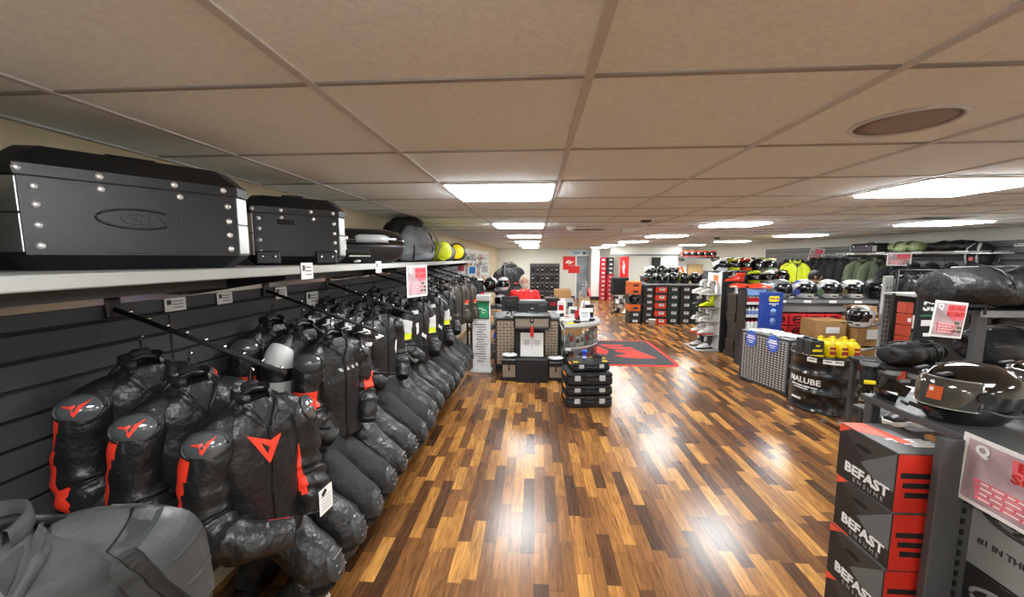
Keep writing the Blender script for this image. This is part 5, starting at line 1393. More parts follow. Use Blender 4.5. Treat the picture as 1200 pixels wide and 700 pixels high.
obj('board', MB().box((0, 0, 0), (.46, .03, .44), bev=.005), PAPER, t); obj('orange_print', MB().box((-.1, -.018, .02), (.14, .004, .3), X=Ry(.3)).box((.12, -.018, .05), (.08, .004, .26), X=Ry(-.4)), ORANGE, t); obj('dark_print', MB().box((.02, -.018, -.08), (.1, .004, .2), X=Ry(.5)), DGREY, t)
t = thing('tan_panel', 'plain tan board leaning on the partition under the high shelf', 'panel', (6.1, 14.86, 0))
obj('board', MB().box((0, 0, .86), (.56, .04, 1.72), bev=.004), TAN, t); obj('edge', MB().box((-.285, 0, .86), (.012, .044, 1.72)), CARDD, t)

# ------------------------------------------------------------------ boot display in the middle
t = thing('boot_display', 'tall white display panel with a black front post carrying motocross boots', 'display stand', (3.86, 8.32, 0))
obj('panel', MB().box((0, .02, .83), (.04, .62, 1.62), bev=.006), WHITE, t)
obj('post', MB().box((.03, -.33, .83), (.09, .05, 1.66), bev=.006), MBLACK, t)
obj('base', MB().box((-.22, 0, .012), (.5, .7, .024), bev=.006), LGREY, t)
lg = obj('brand_plate', MB().box((-.024, -.05, 1.50), (.012, .2, .2), bev=.003), ORANGE, t); lg2 = obj('brand_print', MB().box((-.032, -.05, 1.44), (.006, .15, .05)), PAPER, lg)
LV = [.03, .34, .63, .92, 1.2]
for z in LV[1:]: obj('ledge', MB().box((-.17, 0, z - .008), (.32, .58, .016), bev=.003), LGREY, t)
MARB = M('grey_white_camo', S(176, 176, 172), .45, var=.5, vscale=22)
bt = None
spec = [(0, WHITE, DGREY, 'white and black boot on the floor level of the boot display', False, BLACK), (1, WHITE, RED, 'low white and red boot on the second level of the boot display', True, RED),
        (2, MARB, MARB, 'grey patterned boot on the third level of the boot display', False, WHITE), (3, YELLOW, YELLOW, 'fluorescent yellow boot on the fourth level of the boot display', False, BLACK), (4, MARB, MARB, 'grey patterned boot on the top level of the boot display', False, WHITE)]
for l, m, m2, lab, low, so in spec:
    for k, (yy, nm) in enumerate(((-.17, 'front'), (.13, 'rear'))):
        mm_ = (m, m2) if not (l == 3 and k == 1) else (DGREY, DGREY)
        boot(f'{lab}, {nm} one' if l != 3 or k == 0 else 'dark boot behind the fluorescent yellow one on the boot display', (3.66 - .02 * k, 8.32 + yy, LV[l]), PI / 2 + .25, mm_[0], mm_[1], so, h=.25, sc=1.12, low=low, group='boots on the white boot display')
boot('white boot on top ledge of the boot display at the back', (3.70, 8.62, 1.2), PI / 2, WHITE, WHITE, RED, h=.25, sc=1.0, group='boots on the white boot display')
# white tree stand behind the post
t = thing('boot_tree', 'white pedestal stand with padded forms right of the black post', 'display stand', (4.14, 8.02, 0))
obj('base', MB().lathe([(.19, 0), (.19, .02), (.04, .05)], 24), LGREY, t)
obj('pole', MB().cyl((0, 0, .03), (0, 0, 1.45), .022, 12), WHITE, t)
for z in (.32, .92): obj('form', MB().loft([[(r * math.cos(a), r * .8 * math.sin(a), z + q) for a in [2 * PI * i / 18 for i in range(18)]] for q, r in ((0, .09), (.06, .12), (.18, .10), (.32, .05), (.36, .02))]), HWHITE, t)
boot('dark boot hung on the white pedestal stand', (4.10, 7.90, .62), PI, DGREY, DGREY, h=.25, group='boots at the pedestal stand')
boot('red boot on top of the white pedestal stand', (4.12, 7.98, 1.452), PI / 2, HRED, HRED, low=True, sc=1.3, group='boots at the pedestal stand')
# dark shoe boxes
column(3.96, 7.55, .24, .32, .18, 7, [DBROWN], 'dark brown shoe box with pale edge label, %s in the column beside the bottle rack', 'dark brown shoe boxes beside the bottle rack', lid=[DBROWN], sticker=LGREY)

# ------------------------------------------------------------------ bottle rack and blue stand
t = thing('bottle_rack', 'narrow rack of small bottles left of the blue display board', 'display rack', (3.90, 7.0, 0))
obj('back_panel', MB().box((0, .14, .70), (.34, .02, 1.4)), BLACK, t)
for z in (.45, .68, .91, 1.14): obj('rack_shelf', MB().box((0, 0, z), (.34, .26, .014)).box((0, -.13, z + .02), (.34, .008, .04)), WHITE, t)
obj('side_panel', MB().box((-.17, 0, .7), (.014, .28, 1.4)).box((.17, 0, .7), (.014, .28, 1.4)), BLACK, t)
obj('header', MB().box((0, -.12, 1.36), (.34, .02, .12)), LBLUE, t)
obj('base', MB().box((0, 0, .1), (.36, .30, .2), bev=.01), BLACK, t)
b0 = None
for li, z in enumerate((.457, .687, .917, 1.147)):
    for k in range(5):
        lab = f'small spray bottle in the rack, {["lowest", "second", "third", "top"][li]} shelf, {nn[k]} from the left'
        loc = (3.77 + .065 * k, 6.95, z)
        if b0 is None:
            b0 = thing('spray_bottle', lab, 'bottle', loc, 0, 'bottles in the narrow rack')
            obj('can', MB().lathe([(.026, 0), (.027, .01), (.027, .12), (.018, .135)], 14), WHITE, b0); obj('cap', MB().lathe([(.019, .13), (.019, .165), (.014, .17)], 12), RED, b0); obj('label', MB().lathe([(.0275, .03), (.0275, .1)], 14, cap=False), RED, b0)
        else:
            dup(b0, loc, label=lab, mats={'label': [[RED, WHITE, LBLUE, RED][li]], 'cap': [[WHITE, RED, WHITE, BLUE][li]]})
t = thing('blue_display_board', 'tall blue display board with yellow oval emblem behind the perforated cabinet', 'display board', (4.00, 6.62, 0))
obj('board', MB().box((0, 0, .69), (.34, .10, 1.38), bev=.006), BLUE, t)
em_ = obj('emblem', MB().prism(rrect(.17, .095, .03), .006, frame((.02, -.052, 1.27), (1, 0, 0), (0, 0, 1))), M('emblem_yellow', S(250, 220, 40), .4), t)
text('WD-40', .052, M('emblem_blue', S(20, 40, 110), .4), em_, frame((.02, -.060, 1.27), (1, 0, 0), (0, 0, 1)), bold=.02)
obj('headline', MB().box((.02, -.052, 1.185), (.16, .003, .014)).box((.02, -.052, 1.16), (.06, .003, .012)), PAPER, t)
for z in (1.06, .90): obj('picture_roundel', MB().lathe([(.001, 0), (.045, 0), (.045, .004), (.001, .004)], 20, X=frame((.02, -.050, z), (1, 0, 0), (0, 0, 1))).box((.02, -.054, z - .06), (.1, .003, .01)), LBLUE, t)
for i, (x, y, s, l) in enumerate(((3.70, 7.05, 1.0, 'red plastic fender part lying on the bottle rack, left'), (3.95, 6.92, 1.15, 'red plastic fender part lying on the bottle rack, right'))):
    t = thing('plastic_fender', l, 'fender', (x, y, 1.422), -.25 + .3 * i, 'red fenders on the bottle rack', scale=(s,) * 3)
    rings = []
    for k in range(9):
        u = k / 8; rings.append([(-.17 + .34 * u, (.05 + .03 * math.sin(PI * u)) * math.cos(a), .012 + (.03 + .04 * math.sin(PI * u) ** .7) * math.sin(a)) for a in [PI * j / 10 for j in range(11)]])
    obj('shell', MB().loft(rings, False, False, closed=False).loft([[(a, b, c - .006) for a, b, c in r] for r in rings][::-1], False, False, closed=False), HRED, t)
    obj('mount_tab', MB().box((-.15, 0, .03), (.05, .05, .02), bev=.005), BLACK, t)
    obj('stripe', MB().box((.02, -.05, .055), (.12, .012, .014), bev=.003), PINK, t)

# ------------------------------------------------------------------ perforated cabinet
fd = Vector((3.56 - 3.33, 5.42 - 6.21, 0)).normalized()       # along the visible face
ang = math.atan2(fd.y, fd.x)
L_, D_, Hh = .84, .46, .80
t = thing('perforated_cabinet', 'silver perforated metal cabinet with rows of oval holes beside the oil drum', 'cabinet', (3.33, 6.21, 0), ang)
# local x along the face towards the camera, +y into the cabinet
HOLE = M('hole_plate_back', S(240, 240, 236), .5)
PERF = M('perforated_steel', S(88, 84, 80), .4, metal=.5)
obj('core', MB().box((L_ / 2, D_ / 2, Hh / 2 + .01), (L_ - .02, D_ - .02, Hh - .04)), HOLE, t)
fr = MB()
for x in (.012, L_ - .012):
    for y in (.012, D_ - .012): fr.box((x, y, Hh / 2), (.03, .03, Hh), bev=.004)
for z in (.03, Hh - .015):
    for y in (.012, D_ - .012): fr.box((L_ / 2, y, z), (L_, .03, .03), bev=.004)
    for x in (.012, L_ - .012): fr.box((x, D_ / 2, z), (.03, D_, .03), bev=.004)
obj('frame', fr, DGREY, t)
def mesh_panel(w, h, nx, nz):
    g = MB(); cw, chh = w / nx, h / nz
    for i in range(nx):
        for j in range(nz):
            x0 = i * cw; z0 = j * chh
            # plate cell with a rectangular opening, ring of four quads
            a, b = cw * .13, chh * .17
            o = [(x0, 0, z0), (x0 + cw, 0, z0), (x0 + cw, 0, z0 + chh), (x0, 0, z0 + chh)]
            sh = cw * .10
            q = [(x0 + a + sh, 0, z0 + b), (x0 + cw - a + sh, 0, z0 + b), (x0 + cw - a - sh, 0, z0 + chh - b), (x0 + a - sh, 0, z0 + chh - b)]
            qi = [(p[0], .003, p[2]) for p in q]
            g.add(o + q + qi, [(0, 1, 5, 4), (1, 2, 6, 5), (2, 3, 7, 6), (3, 0, 4, 7), (4, 5, 9, 8), (5, 6, 10, 9), (6, 7, 11, 10), (7, 4, 8, 11)])
    return g
obj('front_mesh', mesh_panel(L_ - .06, Hh - .09, 15, 20), PERF, t, T(.03, .0, .05))
obj('side_mesh', mesh_panel(D_ - .06, Hh - .09, 8, 20), PERF, t, T(L_, .03, .05) @ Rz(PI / 2))
obj('top_panel', MB().box((L_ / 2, D_ / 2, Hh + .006), (L_, D_, .014), bev=.003), GREY, t)
for x in (.05, L_ - .05):
    for y in (.05, D_ - .05): obj('foot', MB().cyl((x, y, 0), (x, y, .03), .02, 10), BLACK, t)
cabX = T(3.33, 6.21, 0) @ Rz(ang)
def oncab(p): return tuple(cabX @ Vector(p))
for i, (x, nm) in enumerate(((.20, 'far'), (.58, 'near'))):
    t = thing('promo_card', f'blue starburst promotion card hanging on the {nm} half of the perforated cabinet', 'sign', oncab((x, -.004, Hh - .10)), ang, 'blue cards on the cabinet')
    pts = []
    for k in range(28):
        a = 2 * PI * k / 28; r = (.105 if k % 2 else .092); pts.append((r * math.cos(a), r * 1.3 * math.sin(a)))
    obj('card', MB().prism(pts, .004, frame((0, -.002, 0), (1, 0, 0), (0, 0, 1))), M('card_blue', S(70, 100, 190), .5), t)
    obj('headline', MB().box((0, -.007, .045), (.12, .003, .02)).box((0, -.007, .012), (.15, .003, .022)), PAPER, t)
    obj('print', MB().box((0, -.007, -.03), (.1, .003, .014)).box((0, -.007, -.06), (.07, .003, .012)), PAPER, t)
for i, (x, y, l) in enumerate(((.16, .2, 'pink and white leaflet on the far end of the perforated cabinet'), (.36, .22, 'crumpled white plastic sheet in the middle of the perforated cabinet'), (.62, .22, 'white plastic bag lying on the near end of the perforated cabinet'))):
    t = thing(['leaflet', 'plastic_sheet', 'plastic_bag'][i], l, ['leaflet', 'plastic sheet', 'bag'][i], oncab((x, y, Hh + .014)), ang + .2 * i)
    if i == 0:
        obj('paper', MB().box((0, 0, .004), (.2, .26, .008)), PAPER, t); obj('print', MB().box((0, .03, .009), (.16, .1, .002)), PINK, t)
    else:
        nx = 14; rings = [[(-.15 + .3 * a / nx, -.15 + .3 * b / nx, max(.002, .012 + .03 * noise.noise(Vector((a * .45, b * .45, i * 5)))) + (.02 if 3 < a < 11 and 3 < b < 11 else 0)) for a in range(nx + 1)] for b in range(nx + 1)]
        obj('film', MB().loft(rings, False, False, closed=False), HWHITE, t); obj('contents', MB().box((0, 0, .012), (.2, .2, .022), bev=.008), PAPER, t)

# ------------------------------------------------------------------ oil drum
t = thing('oil_drum', 'black steel oil drum with white lettering beside the perforated cabinet', 'drum', (3.79, 5.06, 0))
R0 = .365; HD = .73
prof = [(R0 - .015, 0), (R0 + .005, .006), (R0 + .005, .02), (R0 - .006, .03)]
for z in (.25, .48): prof += [(R0 - .006, z - .025), (R0 + .012, z - .008), (R0 + .012, z + .008), (R0 - .006, z + .025)]
prof += [(R0 - .006, HD - .03), (R0 + .006, HD - .018), (R0 + .006, HD), (R0 - .012, HD), (R0 - .014, HD - .022), (.01, HD - .022)]
obj('drum_shell', MB().lathe(prof, 56), M('drum_black', S(20, 19, 19), .28, coat=.4), t)
obj('bung', MB().cyl((.18, .1, HD - .022), (.18, .1, HD + .004), .04, 16), STEEL, t)
aim = -2.80
def drumX(a, z): return T(0, 0, z) @ Rz(a) @ T(R0 - .002, 0, 0) @ frame((0, 0, 0), (0, 1, 0), (0, 0, 1))
text('NALUBE', .10, PAPER, t, drumX(aim, .385), bold=.02, bend=R0, sx=1.05, ext=.002)
for z_, a0_, a1_, hh in ((.315, -.42, .50, .016), (.285, -.30, .20, .012), (.14, -.40, .0, .026)):
    ln_ = MB(); n_ = 16
    for q in range(n_):
        u0 = aim + a0_ + (a1_ - a0_) * q / n_; u1 = u0 + (a1_ - a0_) / n_ * (.82 if q % 4 != 3 else .4)
        ln_.add([((R0 + d_) * math.cos(u), (R0 + d_) * math.sin(u), z_ + s_ * hh / 2) for d_ in (-.004, .0015) for u, s_ in ((u0, -1), (u1, -1), (u1, 1), (u0, 1))], [(0, 1, 2, 3), (4, 5, 6, 7), (0, 1, 5, 4), (2, 3, 7, 6), (1, 2, 6, 5), (3, 0, 4, 7)])
    obj('small_print', ln_, PAPER, t)
for i, a in enumerate((-2.55, -2.12, -1.85)):
    t2 = thing('price_card', f'white price card on the rim of the oil drum, {nn[i]} from the left', 'price tag', (3.79 + (R0 + .010) * math.cos(a), 5.06 + (R0 + .010) * math.sin(a), HD - .05), a + PI / 2, 'price cards on the drum rim')
    obj('card', MB().box((0, 0, 0), (.10, .004, .055)), PAPER, t2); obj('print', MB().box((0, -.003, .005), (.07, .002, .012)), DGREY, t2)
# yellow canisters and black packs on the drum
def canister(lab, loc, rz):
    t = thing('oil_canister', lab, 'canister', loc, rz, 'yellow canisters on the drum')
    obj('jug', MB().loft([rr(.050, .066, 0, 24, 4), rr(.054, .070, .01, 24, 4), rr(.054, .070, .15, 24, 4), rr(.044, .052, .185, 24, 3), rr(.022, .024, .205, 24, 2)]), BYELLOW, t)
    obj('cap', MB().lathe([(.021, .20), (.021, .228), (.016, .232)], 14), BYELLOW, t)
    obj('front_label', MB().box((0, -.0715, .06), (.075, .003, .045), bev=.001).box((0, -.0715, .115), (.07, .003, .03)), [M('label_crimson', S(150, 30, 40), .5)], t)
    obj('handle', MB().tube([(0, .04, .17), (0, .055, .205), (0, .02, .222)], .012, 8), BYELLOW, t)
    return t
k0 = None; idx = 0
for r in range(2):
    for c in range(3):
        x = 3.70 + .128 * c + .03 * r; y = 4.90 + .16 * r - .02 * c
        lab = f'yellow oil canister on the drum, {["front", "rear"][r]} row, {["left", "middle", "right"][c]}'
        if k0 is None: k0 = canister(lab, (x, y, HD - .016), .06)
        else: dup(k0, (x, y, HD - .016), .06, lab)
for i, (x, y) in enumerate(((3.545, 4.93), (3.545, 5.08))):
    t = thing('oil_pack', f'black oil pack with yellow print at the left of the drum, {["front", "rear"][i]}', 'package', (x, y, HD - .016), .02, 'black packs on the drum')
    obj('carton', MB().box((0, 0, .10), (.16, .13, .20), bev=.008), BOXBLACK, t); obj('yellow_print', MB().box((.0, -.067, .08), (.12, .003, .03)).box((0, -.067, .14), (.05, .003, .02)).box((0, -.067, .014), (.16, .003, .02)), BYELLOW, t); obj('cap', MB().cyl((0, 0, .2), (0, 0, .222), .03, 14), BLACK, t)
# ------------------------------------------------------------------ helmet gondola in the middle right
t = thing('helmet_gondola', 'dark grey shelf unit with a row of helmets above red boxes', 'shelf unit', (5.10, 7.10, 0))
obj('top_shelf', MB().box((0, 0, 1.225), (2.05, .52, .03), bev=.005), DGREY, t)
pr_ = obj('price_rail', MB().box((0, -.265, 1.20), (2.05, .014, .05)), GREY, t)
for k in range(5): obj('price_ticket', MB().box((-.78 + .42 * k, -.275, 1.20), (.12, .004, .045)), PAPER, pr_)
obj('front_fascia', MB().box((0, -.20, 1.09), (2.05, .02, .17), bev=.004), GREY, t)
obj('back_panel', MB().box((0, .24, .61), (2.05, .02, 1.2)), DGREY, t)
for x in (-1.02, .35, 1.02): obj('upright', MB().box((x, -.17, .61), (.05, .05, 1.22)), GREY, t)
obj('low_shelf', MB().box((0, .02, .56), (2.0, .44, .025)), DGREY, t)
obj('plinth', MB().box((0, 0, .06), (2.05, .5, .12), bev=.006), DGREY, t)
HG = 'helmets on the dark grey shelf unit'
hm0 = helmet('silver grey helmet with black visor, leftmost on the dark grey shelf unit', (4.38, 7.02, 1.242), PI + .35, HSIL, scale=1.28, group=HG)
for i, (x, m, l) in enumerate(((4.80, HBLUE, 'blue and white helmet, second from the left on the dark grey shelf unit'), (5.22, HGRN, 'sage green helmet in the middle of the dark grey shelf unit'), (5.62, HGOLD, 'white and sand coloured helmet on the dark grey shelf unit'))):
    helmet(l, (x, 7.02, 1.242), PI + .2 - .05 * i, HWHITE, accent=m, scale=1.28, group=HG)
dup(hm0, (6.02, 7.0, 1.242), PI - .2, 'black helmet with silver streaks beside the grey upright post', mats={'shell': [HMATT, HSIL]}, scale=(1.4,) * 3)
# red boxes with round emblem
for r, (z, n) in enumerate(((.576, 4), (.785, 4))):
    for c in range(n):
        t = carton('red_box', f'red box with dark round emblem, {["lower", "upper"][r]} row, {nn[c]} from the left under the helmets', (4.30 + .30 * c, 7.0, z), (.285, .36, .20), M('box_scarlet', S(206, 36, 44), .5, var=.08), None, None, group='red boxes under the helmets')
        obj('emblem', MB().tube([(.075 * math.cos(a), -.178, .1 + .06 * math.sin(a)) for a in [2 * PI * i / 20 for i in range(21)]], .012, 6), MBLACK, t)
        obj('emblem_bar', MB().box((0, -.178, .1), (.12, .008, .022)), MBLACK, t)
# brown cartons on the floor
CB = 'brown cartons in front of the grey shelf unit'
carton('cardboard_carton', 'wide brown carton on top, left of the white helmet', (4.80, 6.52, .66), (.50, .36, .30), CARD, group=CB, sticker=PAPER)
carton('cardboard_carton', 'middle brown carton under the wide top one', (4.82, 6.52, .33), (.48, .36, .33), CARD, group=CB, sticker=None)
carton('cardboard_carton', 'bottom brown carton behind the oil drum', (4.82, 6.54, 0), (.50, .38, .33), CARD, group=CB, sticker=None)
carton('cardboard_carton', 'brown carton with white label under the white helmet, upper', (5.34, 6.42, .55), (.42, .36, .46), CARD, group=CB)
carton('cardboard_carton', 'brown carton with white label under the white helmet, lower', (5.34, 6.42, 0), (.44, .38, .55), CARD, group=CB)
carton('cardboard_carton', 'tall brown carton against the grey post, upper', (5.82, 6.56, .62), (.40, .36, .55), CARD, group=CB, sticker=None)
carton('cardboard_carton', 'tall brown carton against the grey post, lower', (5.82, 6.56, 0), (.42, .38, .62), CARD, group=CB)
carton('cardboard_carton', 'brown carton peeking above the white helmet', (5.48, 6.62, 1.01), (.30, .3, .16), CARD, group=CB, sticker=None)

# ------------------------------------------------------------------ upper gondola with colourful helmets behind
t = thing('stepped_helmet_stand', 'dark stepped stand with colourful motocross helmets behind the blue board', 'display stand', (4.80, 8.75, 0))
obj('lower_step', MB().box((-.05, -.25, .70), (1.6, .45, 1.40), bev=.008), DGREY, t)
obj('upper_step', MB().box((-.05, .20, .83), (1.6, .45, 1.66), bev=.008), DGREY, t)
HC = 'motocross helmets on the stepped stand'
pal = [(HWHITE, HBLK, 'black and white motocross helmet, left on the upper step'), (HYEL, HBLK, 'fluorescent yellow motocross helmet on the upper step'), (HRED, HBLK, 'orange red motocross helmet on the upper step'), (HBLK, HYEL, 'black motocross helmet with yellow stripes on the upper step'), (HGRN, HRED, 'green and red motocross helmet, right on the upper step')]
for i, (m, a, l) in enumerate(pal): helmet(l, (4.22 + .27 * i, 8.92, 1.66), PI + .6 - .25 * i, m, accent=a, scale=1.12, style='peak', detail=False, group=HC)
pal = [(HMATT, HWHITE, 'dark motocross helmet, left on the lower step'), (HBLK, HSIL, 'black motocross helmet with silver stripes on the lower step'), (HYEL, HBLK, 'yellow and black motocross helmet on the lower step'), (HWHITE, HRED, 'white and red motocross helmet on the lower step'), (HBLK, HMATT, 'all black motocross helmet, right on the lower step')]
for i, (m, a, l) in enumerate(pal): helmet(l, (4.15 + .29 * i, 8.48, 1.40), PI + .5 - .25 * i, m, accent=a, scale=1.12, style='peak', detail=False, group=HC)

# ------------------------------------------------------------------ grey upright post with prongs and the white helmet
t = thing('upright_rack', 'pale grey upright post with prongs and a flat foot beside the cartons', 'rack', (4.66, 5.28, 0))
obj('post', MB().box((0, 0, .86), (.10, .05, 1.72), bev=.006), LGREY, t)
sl_ = MB()
for k in range(22): sl_.box((-.02, -.027, .2 + k * .065), (.012, .006, .035)).box((.02, -.027, .2 + k * .065), (.012, .006, .035))
obj('slot_pattern', sl_, DGREY, t)
obj('foot', MB().box((.1, -.02, .05), (.9, .10, .06), bev=.01).prism([(-.05, 0), (.05, 0), (.05, .3)], .04, T(0, .02, .07) @ Rx(PI / 2)), LGREY, t)
for z, L in ((1.03, .32), (.70, .36), (.42, .30)): obj('prong', MB().tube([(0, 0, z + .06), (-L * .5, 0, z + .02), (-L, -.02, z)], .016, 8), LGREY, t)
helmet('white helmet with raised peak on a prong of the grey post', (4.34, 5.26, 1.035), PI * .62, HWHITE, accent=HWHITE, scale=1.12, style='peak')

# ------------------------------------------------------------------ hook panel with cards and boxes
t = thing('hook_panel', 'black hook panel between the grey post and the bag shelf', 'display panel', (5.0, 5.02, 0))
obj('panel', MB().box((0, .03, .86), (.92, .04, 1.3), bev=.005), MBLACK, t)
obj('top_shelf', MB().box((.1, -.02, 1.50), (1.1, .42, .03), bev=.005), LGREY, t)
obj('leg', MB().box((-.42, .03, .12), (.05, .3, .24)).box((.42, .03, .12), (.05, .3, .24)), DGREY, t)
helmet('pale blue grey jet helmet lying on the shelf above the hook panel', (4.98, 4.95, 1.516), PI * .55, M('helmet_ice', S(140, 158, 166), .25, coat=.5), accent=HSIL, scale=(1.3, 1.5, .85), style='peak')
def card_pack(lab, loc, w, h, m, m2, group):
    t = thing('hanging_pack', lab, 'package', loc, 0, group)
    obj('card', MB().box((0, 0, -h / 2), (w, .008, h), bev=.002), m, t)
    obj('blister', MB().box((0, -.014, -h * .62), (w * .7, .022, h * .4), bev=.006), m2, t)
    obj('hook', MB().cyl((0, .05, -.01), (0, -.03, -.01), .003, 6), STEEL, t)
    return t
cp = None
for r in range(4):
    for c in range(3):
        lab = f'white hanging pack on the black hook panel, {["top", "second", "third", "bottom"][r]} row, {["left", "middle", "right"][c]}'
        loc = (4.66 + .14 * c, 4.985, 1.24 - .22 * r)
        if cp is None: cp = card_pack(lab, loc, .115, .17, PAPER, BLACK, 'packs on the hook panel')
        else: dup(cp, loc, label=lab, mats={'card': [[BLACK, PAPER, M('pack_green', S(40, 110, 70), .5), PAPER][(r + c) % 4]], 'blister': [[DGREY, LGREY, BLACK][(r * 2 + c) % 3]]})
for i in range(7):
    lab = f'small orange red box at the left edge of the hook panel, {ORD[i+1]} from below'
    loc = (4.56, 4.90, .439 + .1402 * i)
    t = carton('small_box', lab, loc, (.09, .12, .14), M('box_vermilion', S(176, 60, 40), .5, var=.1), None, PAPER if i % 2 else None, group='orange red boxes on the hook panel')
t = thing('box_shelf', 'thin shelf strip holding the orange red boxes on the hook panel', 'shelf', (4.56, 4.90, .415))
obj('board', MB().box((0, 0, .012), (.12, .2, .022)), DGREY, t); obj('lip', MB().box((0, -.1, .03), (.12, .008, .04)), GREY, t)
t = thing('brand_board', 'black board with big white letters SIDI above small white panels', 'sign', (4.02, 4.02, 0))
obj('board', MB().box((0, 0, 1.30), (.34, .03, .60), bev=.005), MBLACK, t)
obj('stand', MB().box((0, .02, .5), (.06, .04, 1.0)).box((0, .02, .02), (.3, .3, .04)), DGREY, t)
text('SIDI', .135, PAPER, t, frame((0, -.018, 1.47), (1, 0, 0), (0, 0, 1)), bold=.035, sx=1.1)
obj('green_line', MB().box((0, -.017, 1.375), (.28, .004, .016)), M('line_green', S(40, 120, 80), .5), t)
for i, (x, z, w_, h_) in enumerate(((-.07, 1.30, .12, .06), (.10, 1.29, .09, .07), (-.04, 1.18, .12, .035), (.10, 1.17, .09, .06), (-.06, 1.08, .1, .06))): obj('white_panel', MB().box((x, -.018, z), (w_, .006, h_), bev=.002), PAPER, t)

# ------------------------------------------------------------------ bag shelf
t = thing('bag_shelf', 'black metal shelf unit carrying large black bags on the right', 'shelf unit', (3.88, 3.14, 0))
obj('upper_board', MB().box((.05, 0, 1.545), (1.25, .32, .035), bev=.005), DGREY, t)
obj('front_lip', MB().box((.05, -.165, 1.54), (1.25, .012, .05)), GREY, t)
obj('middle_board', MB().box((.07, 0, 1.07), (1.2, .32, .03), bev=.005), DGREY, t)
obj('lower_board', MB().box((.05, 0, .60), (1.25, .32, .03), bev=.005), DGREY, t)
obj('sign_bracket', MB().box((-.76, -.17, 1.60), (.42, .012, .02)).box((-.56, -.165, 1.57), (.02, .02, .07)), MBLACK, t)
for x, y in ((-.545, -.13), (.62, -.13), (.62, .13)): obj('post', MB().box((x, y, .77), (.075, .05, 1.54), bev=.006), DGREY, t)
obj('back_brace', MB().box((.05, .19, 1.3), (1.2, .015, .06)).box((.05, .19, .8), (1.2, .015, .06)), MBLACK, t)
def duffel(lab, loc, L, r, rz, m, m2=None, flat=.9, group=None):
    t = thing('duffel_bag', lab, 'bag', loc, rz, group)
    rings = []
    for i in range(19):
        u = i / 18; k = (1 - abs(2 * u - 1) ** 5 * .45)
        ring = []
        for a in [2 * PI * j / 30 for j in range(30)]:
            q = Vector((-L / 2 + L * u, r * 1.1 * k * math.cos(a), r * flat + r * flat * k * math.sin(a)))
            ring.append(q + Vector((0, math.cos(a), math.sin(a))) * (.035 * noise.noise(q * 5) + .02 * noise.noise(q * 13)))
        rings.append(ring)
    for ring in rings:
        for q in ring: q.z = max(q.z, .002)
    obj('bag_body', MB().loft(rings), m, t)
    for sx in (-1, 1): obj('end_panel', MB().ball((sx * L / 2, 0, r * flat), (.02, r * .8, r * flat * .75), 18, 8), m2 or m, t)
    obj('zipper', MB().tube([(-L * .4 + L * .8 * k / 10, .02 * math.sin(k), r * flat * 2 + .004 - .01 * abs(k - 5) / 5) for k in range(11)], .006, 6), GREY, t)
    for x in (-L * .2, L * .2): obj('strap', MB().tube([(x, r * 1.13 * math.cos(a), r * flat + (r * flat + .012) * math.sin(a)) for a in [-.9 + (PI + 1.8) * k / 14 for k in range(15)]], .014, 6, flat=.5), BLACK, t)
    obj('carry_handle', MB().tube([(-L * .16, -r * .6, r * flat * 1.75), (-L * .08, -r * .8, r * flat * 2.05), (L * .08, -r * .8, r * flat * 2.05), (L * .16, -r * .6, r * flat * 1.75)], .013, 8), MBLACK, t)
    return t
BAGM = M('bag_black_nylon', S(19, 20, 21), .5, bump=.7, bscale=12, bdist=.04, var=.3)
BAGG = M('bag_dark_grey', S(50, 53, 54), .5, bump=.7, bscale=12, bdist=.04, var=.25)
duffel('large black duffel bag lying on the upper board of the bag shelf', (3.64, 3.14, 1.563), 1.10, .19, .06, BAGM, BAGM, .85)
duffel('dark grey duffel bag on the middle board of the bag shelf', (3.98, 3.23, 1.085), .88, .165, -.02, BAGG, BAGM, .95)
duffel('black bag with zip lying low in front of the hook panel', (3.60, 3.75, .95), .66, .13, .35, BAGM, None, .8)
t = thing('low_table', 'low black table under the zipped bag between the displays', 'table', (3.62, 3.80, 0))
obj('table_top', MB().box((0, 0, .93), (.8, .42, .035), bev=.006), MBLACK, t)
for sx in (-1, 1):
    for sy in (-1, 1): obj('leg', MB().box((sx * .36, sy * .17, .46), (.04, .04, .92)), DGREY, t)
gl = glove('black glove with yellow detail hanging left of the zipped bag', (3.30, 3.62, .93), LEATHER2, 'gloves by the low table', sc=1.3)
dup(gl, (3.45, 3.52, .92), .3, 'black glove with white knuckle hanging in front of the low table', mats={'knuckle_guard': [PAPER]})
dup(gl, (3.20, 3.72, .98), -.3, 'black glove hanging at the left corner of the low table', mats={'knuckle_guard': [BYELLOW]})
promo('pink and white promotional poster hanging in front of the bag shelf', (3.05, 2.945, 1.50), (.0, .10, .12), .26, .27)

# ------------------------------------------------------------------ right wall: garments, shelf, bags
JR = 'jackets along the right wall'
def rj(src, y, z, lab, x=7.15, **k): k.setdefault('scale', (1.0, .62, 1.2)); return dup(src, (x, y, z), PI - .5, lab, JR, **k)
plain = ('chest_logo', 'front_flash', 'shoulder_logo', 'hang_tag', 'lettering')
tm_ = {'torso': [TEXTILE, TEXTILE, TEXTILE], 'sleeve': [TEXTILE, TEXTILE, TEXTILE], 'collar': [TEXTILE], 'shoulder_cup': [TEXTILE]}
om_ = {'torso': [OLIVE] * 3, 'sleeve': [OLIVE] * 3, 'collar': [OLIVE], 'shoulder_cup': [OLIVE]}
ym_ = {'torso': [YELLOW] * 3, 'sleeve': [YELLOW] * 3, 'collar': [YELLOW]}
sc_r = (1.15, .70, 1.25)
for i in range(5): rj(j11, 9.25 + .24 * i, 1.90, f'black textile jacket on the right wall rail, {["nearest the olive ones", "second", "third", "fourth", "farthest"][i]}', mats=tm_, skip=plain, scale=sc_r)
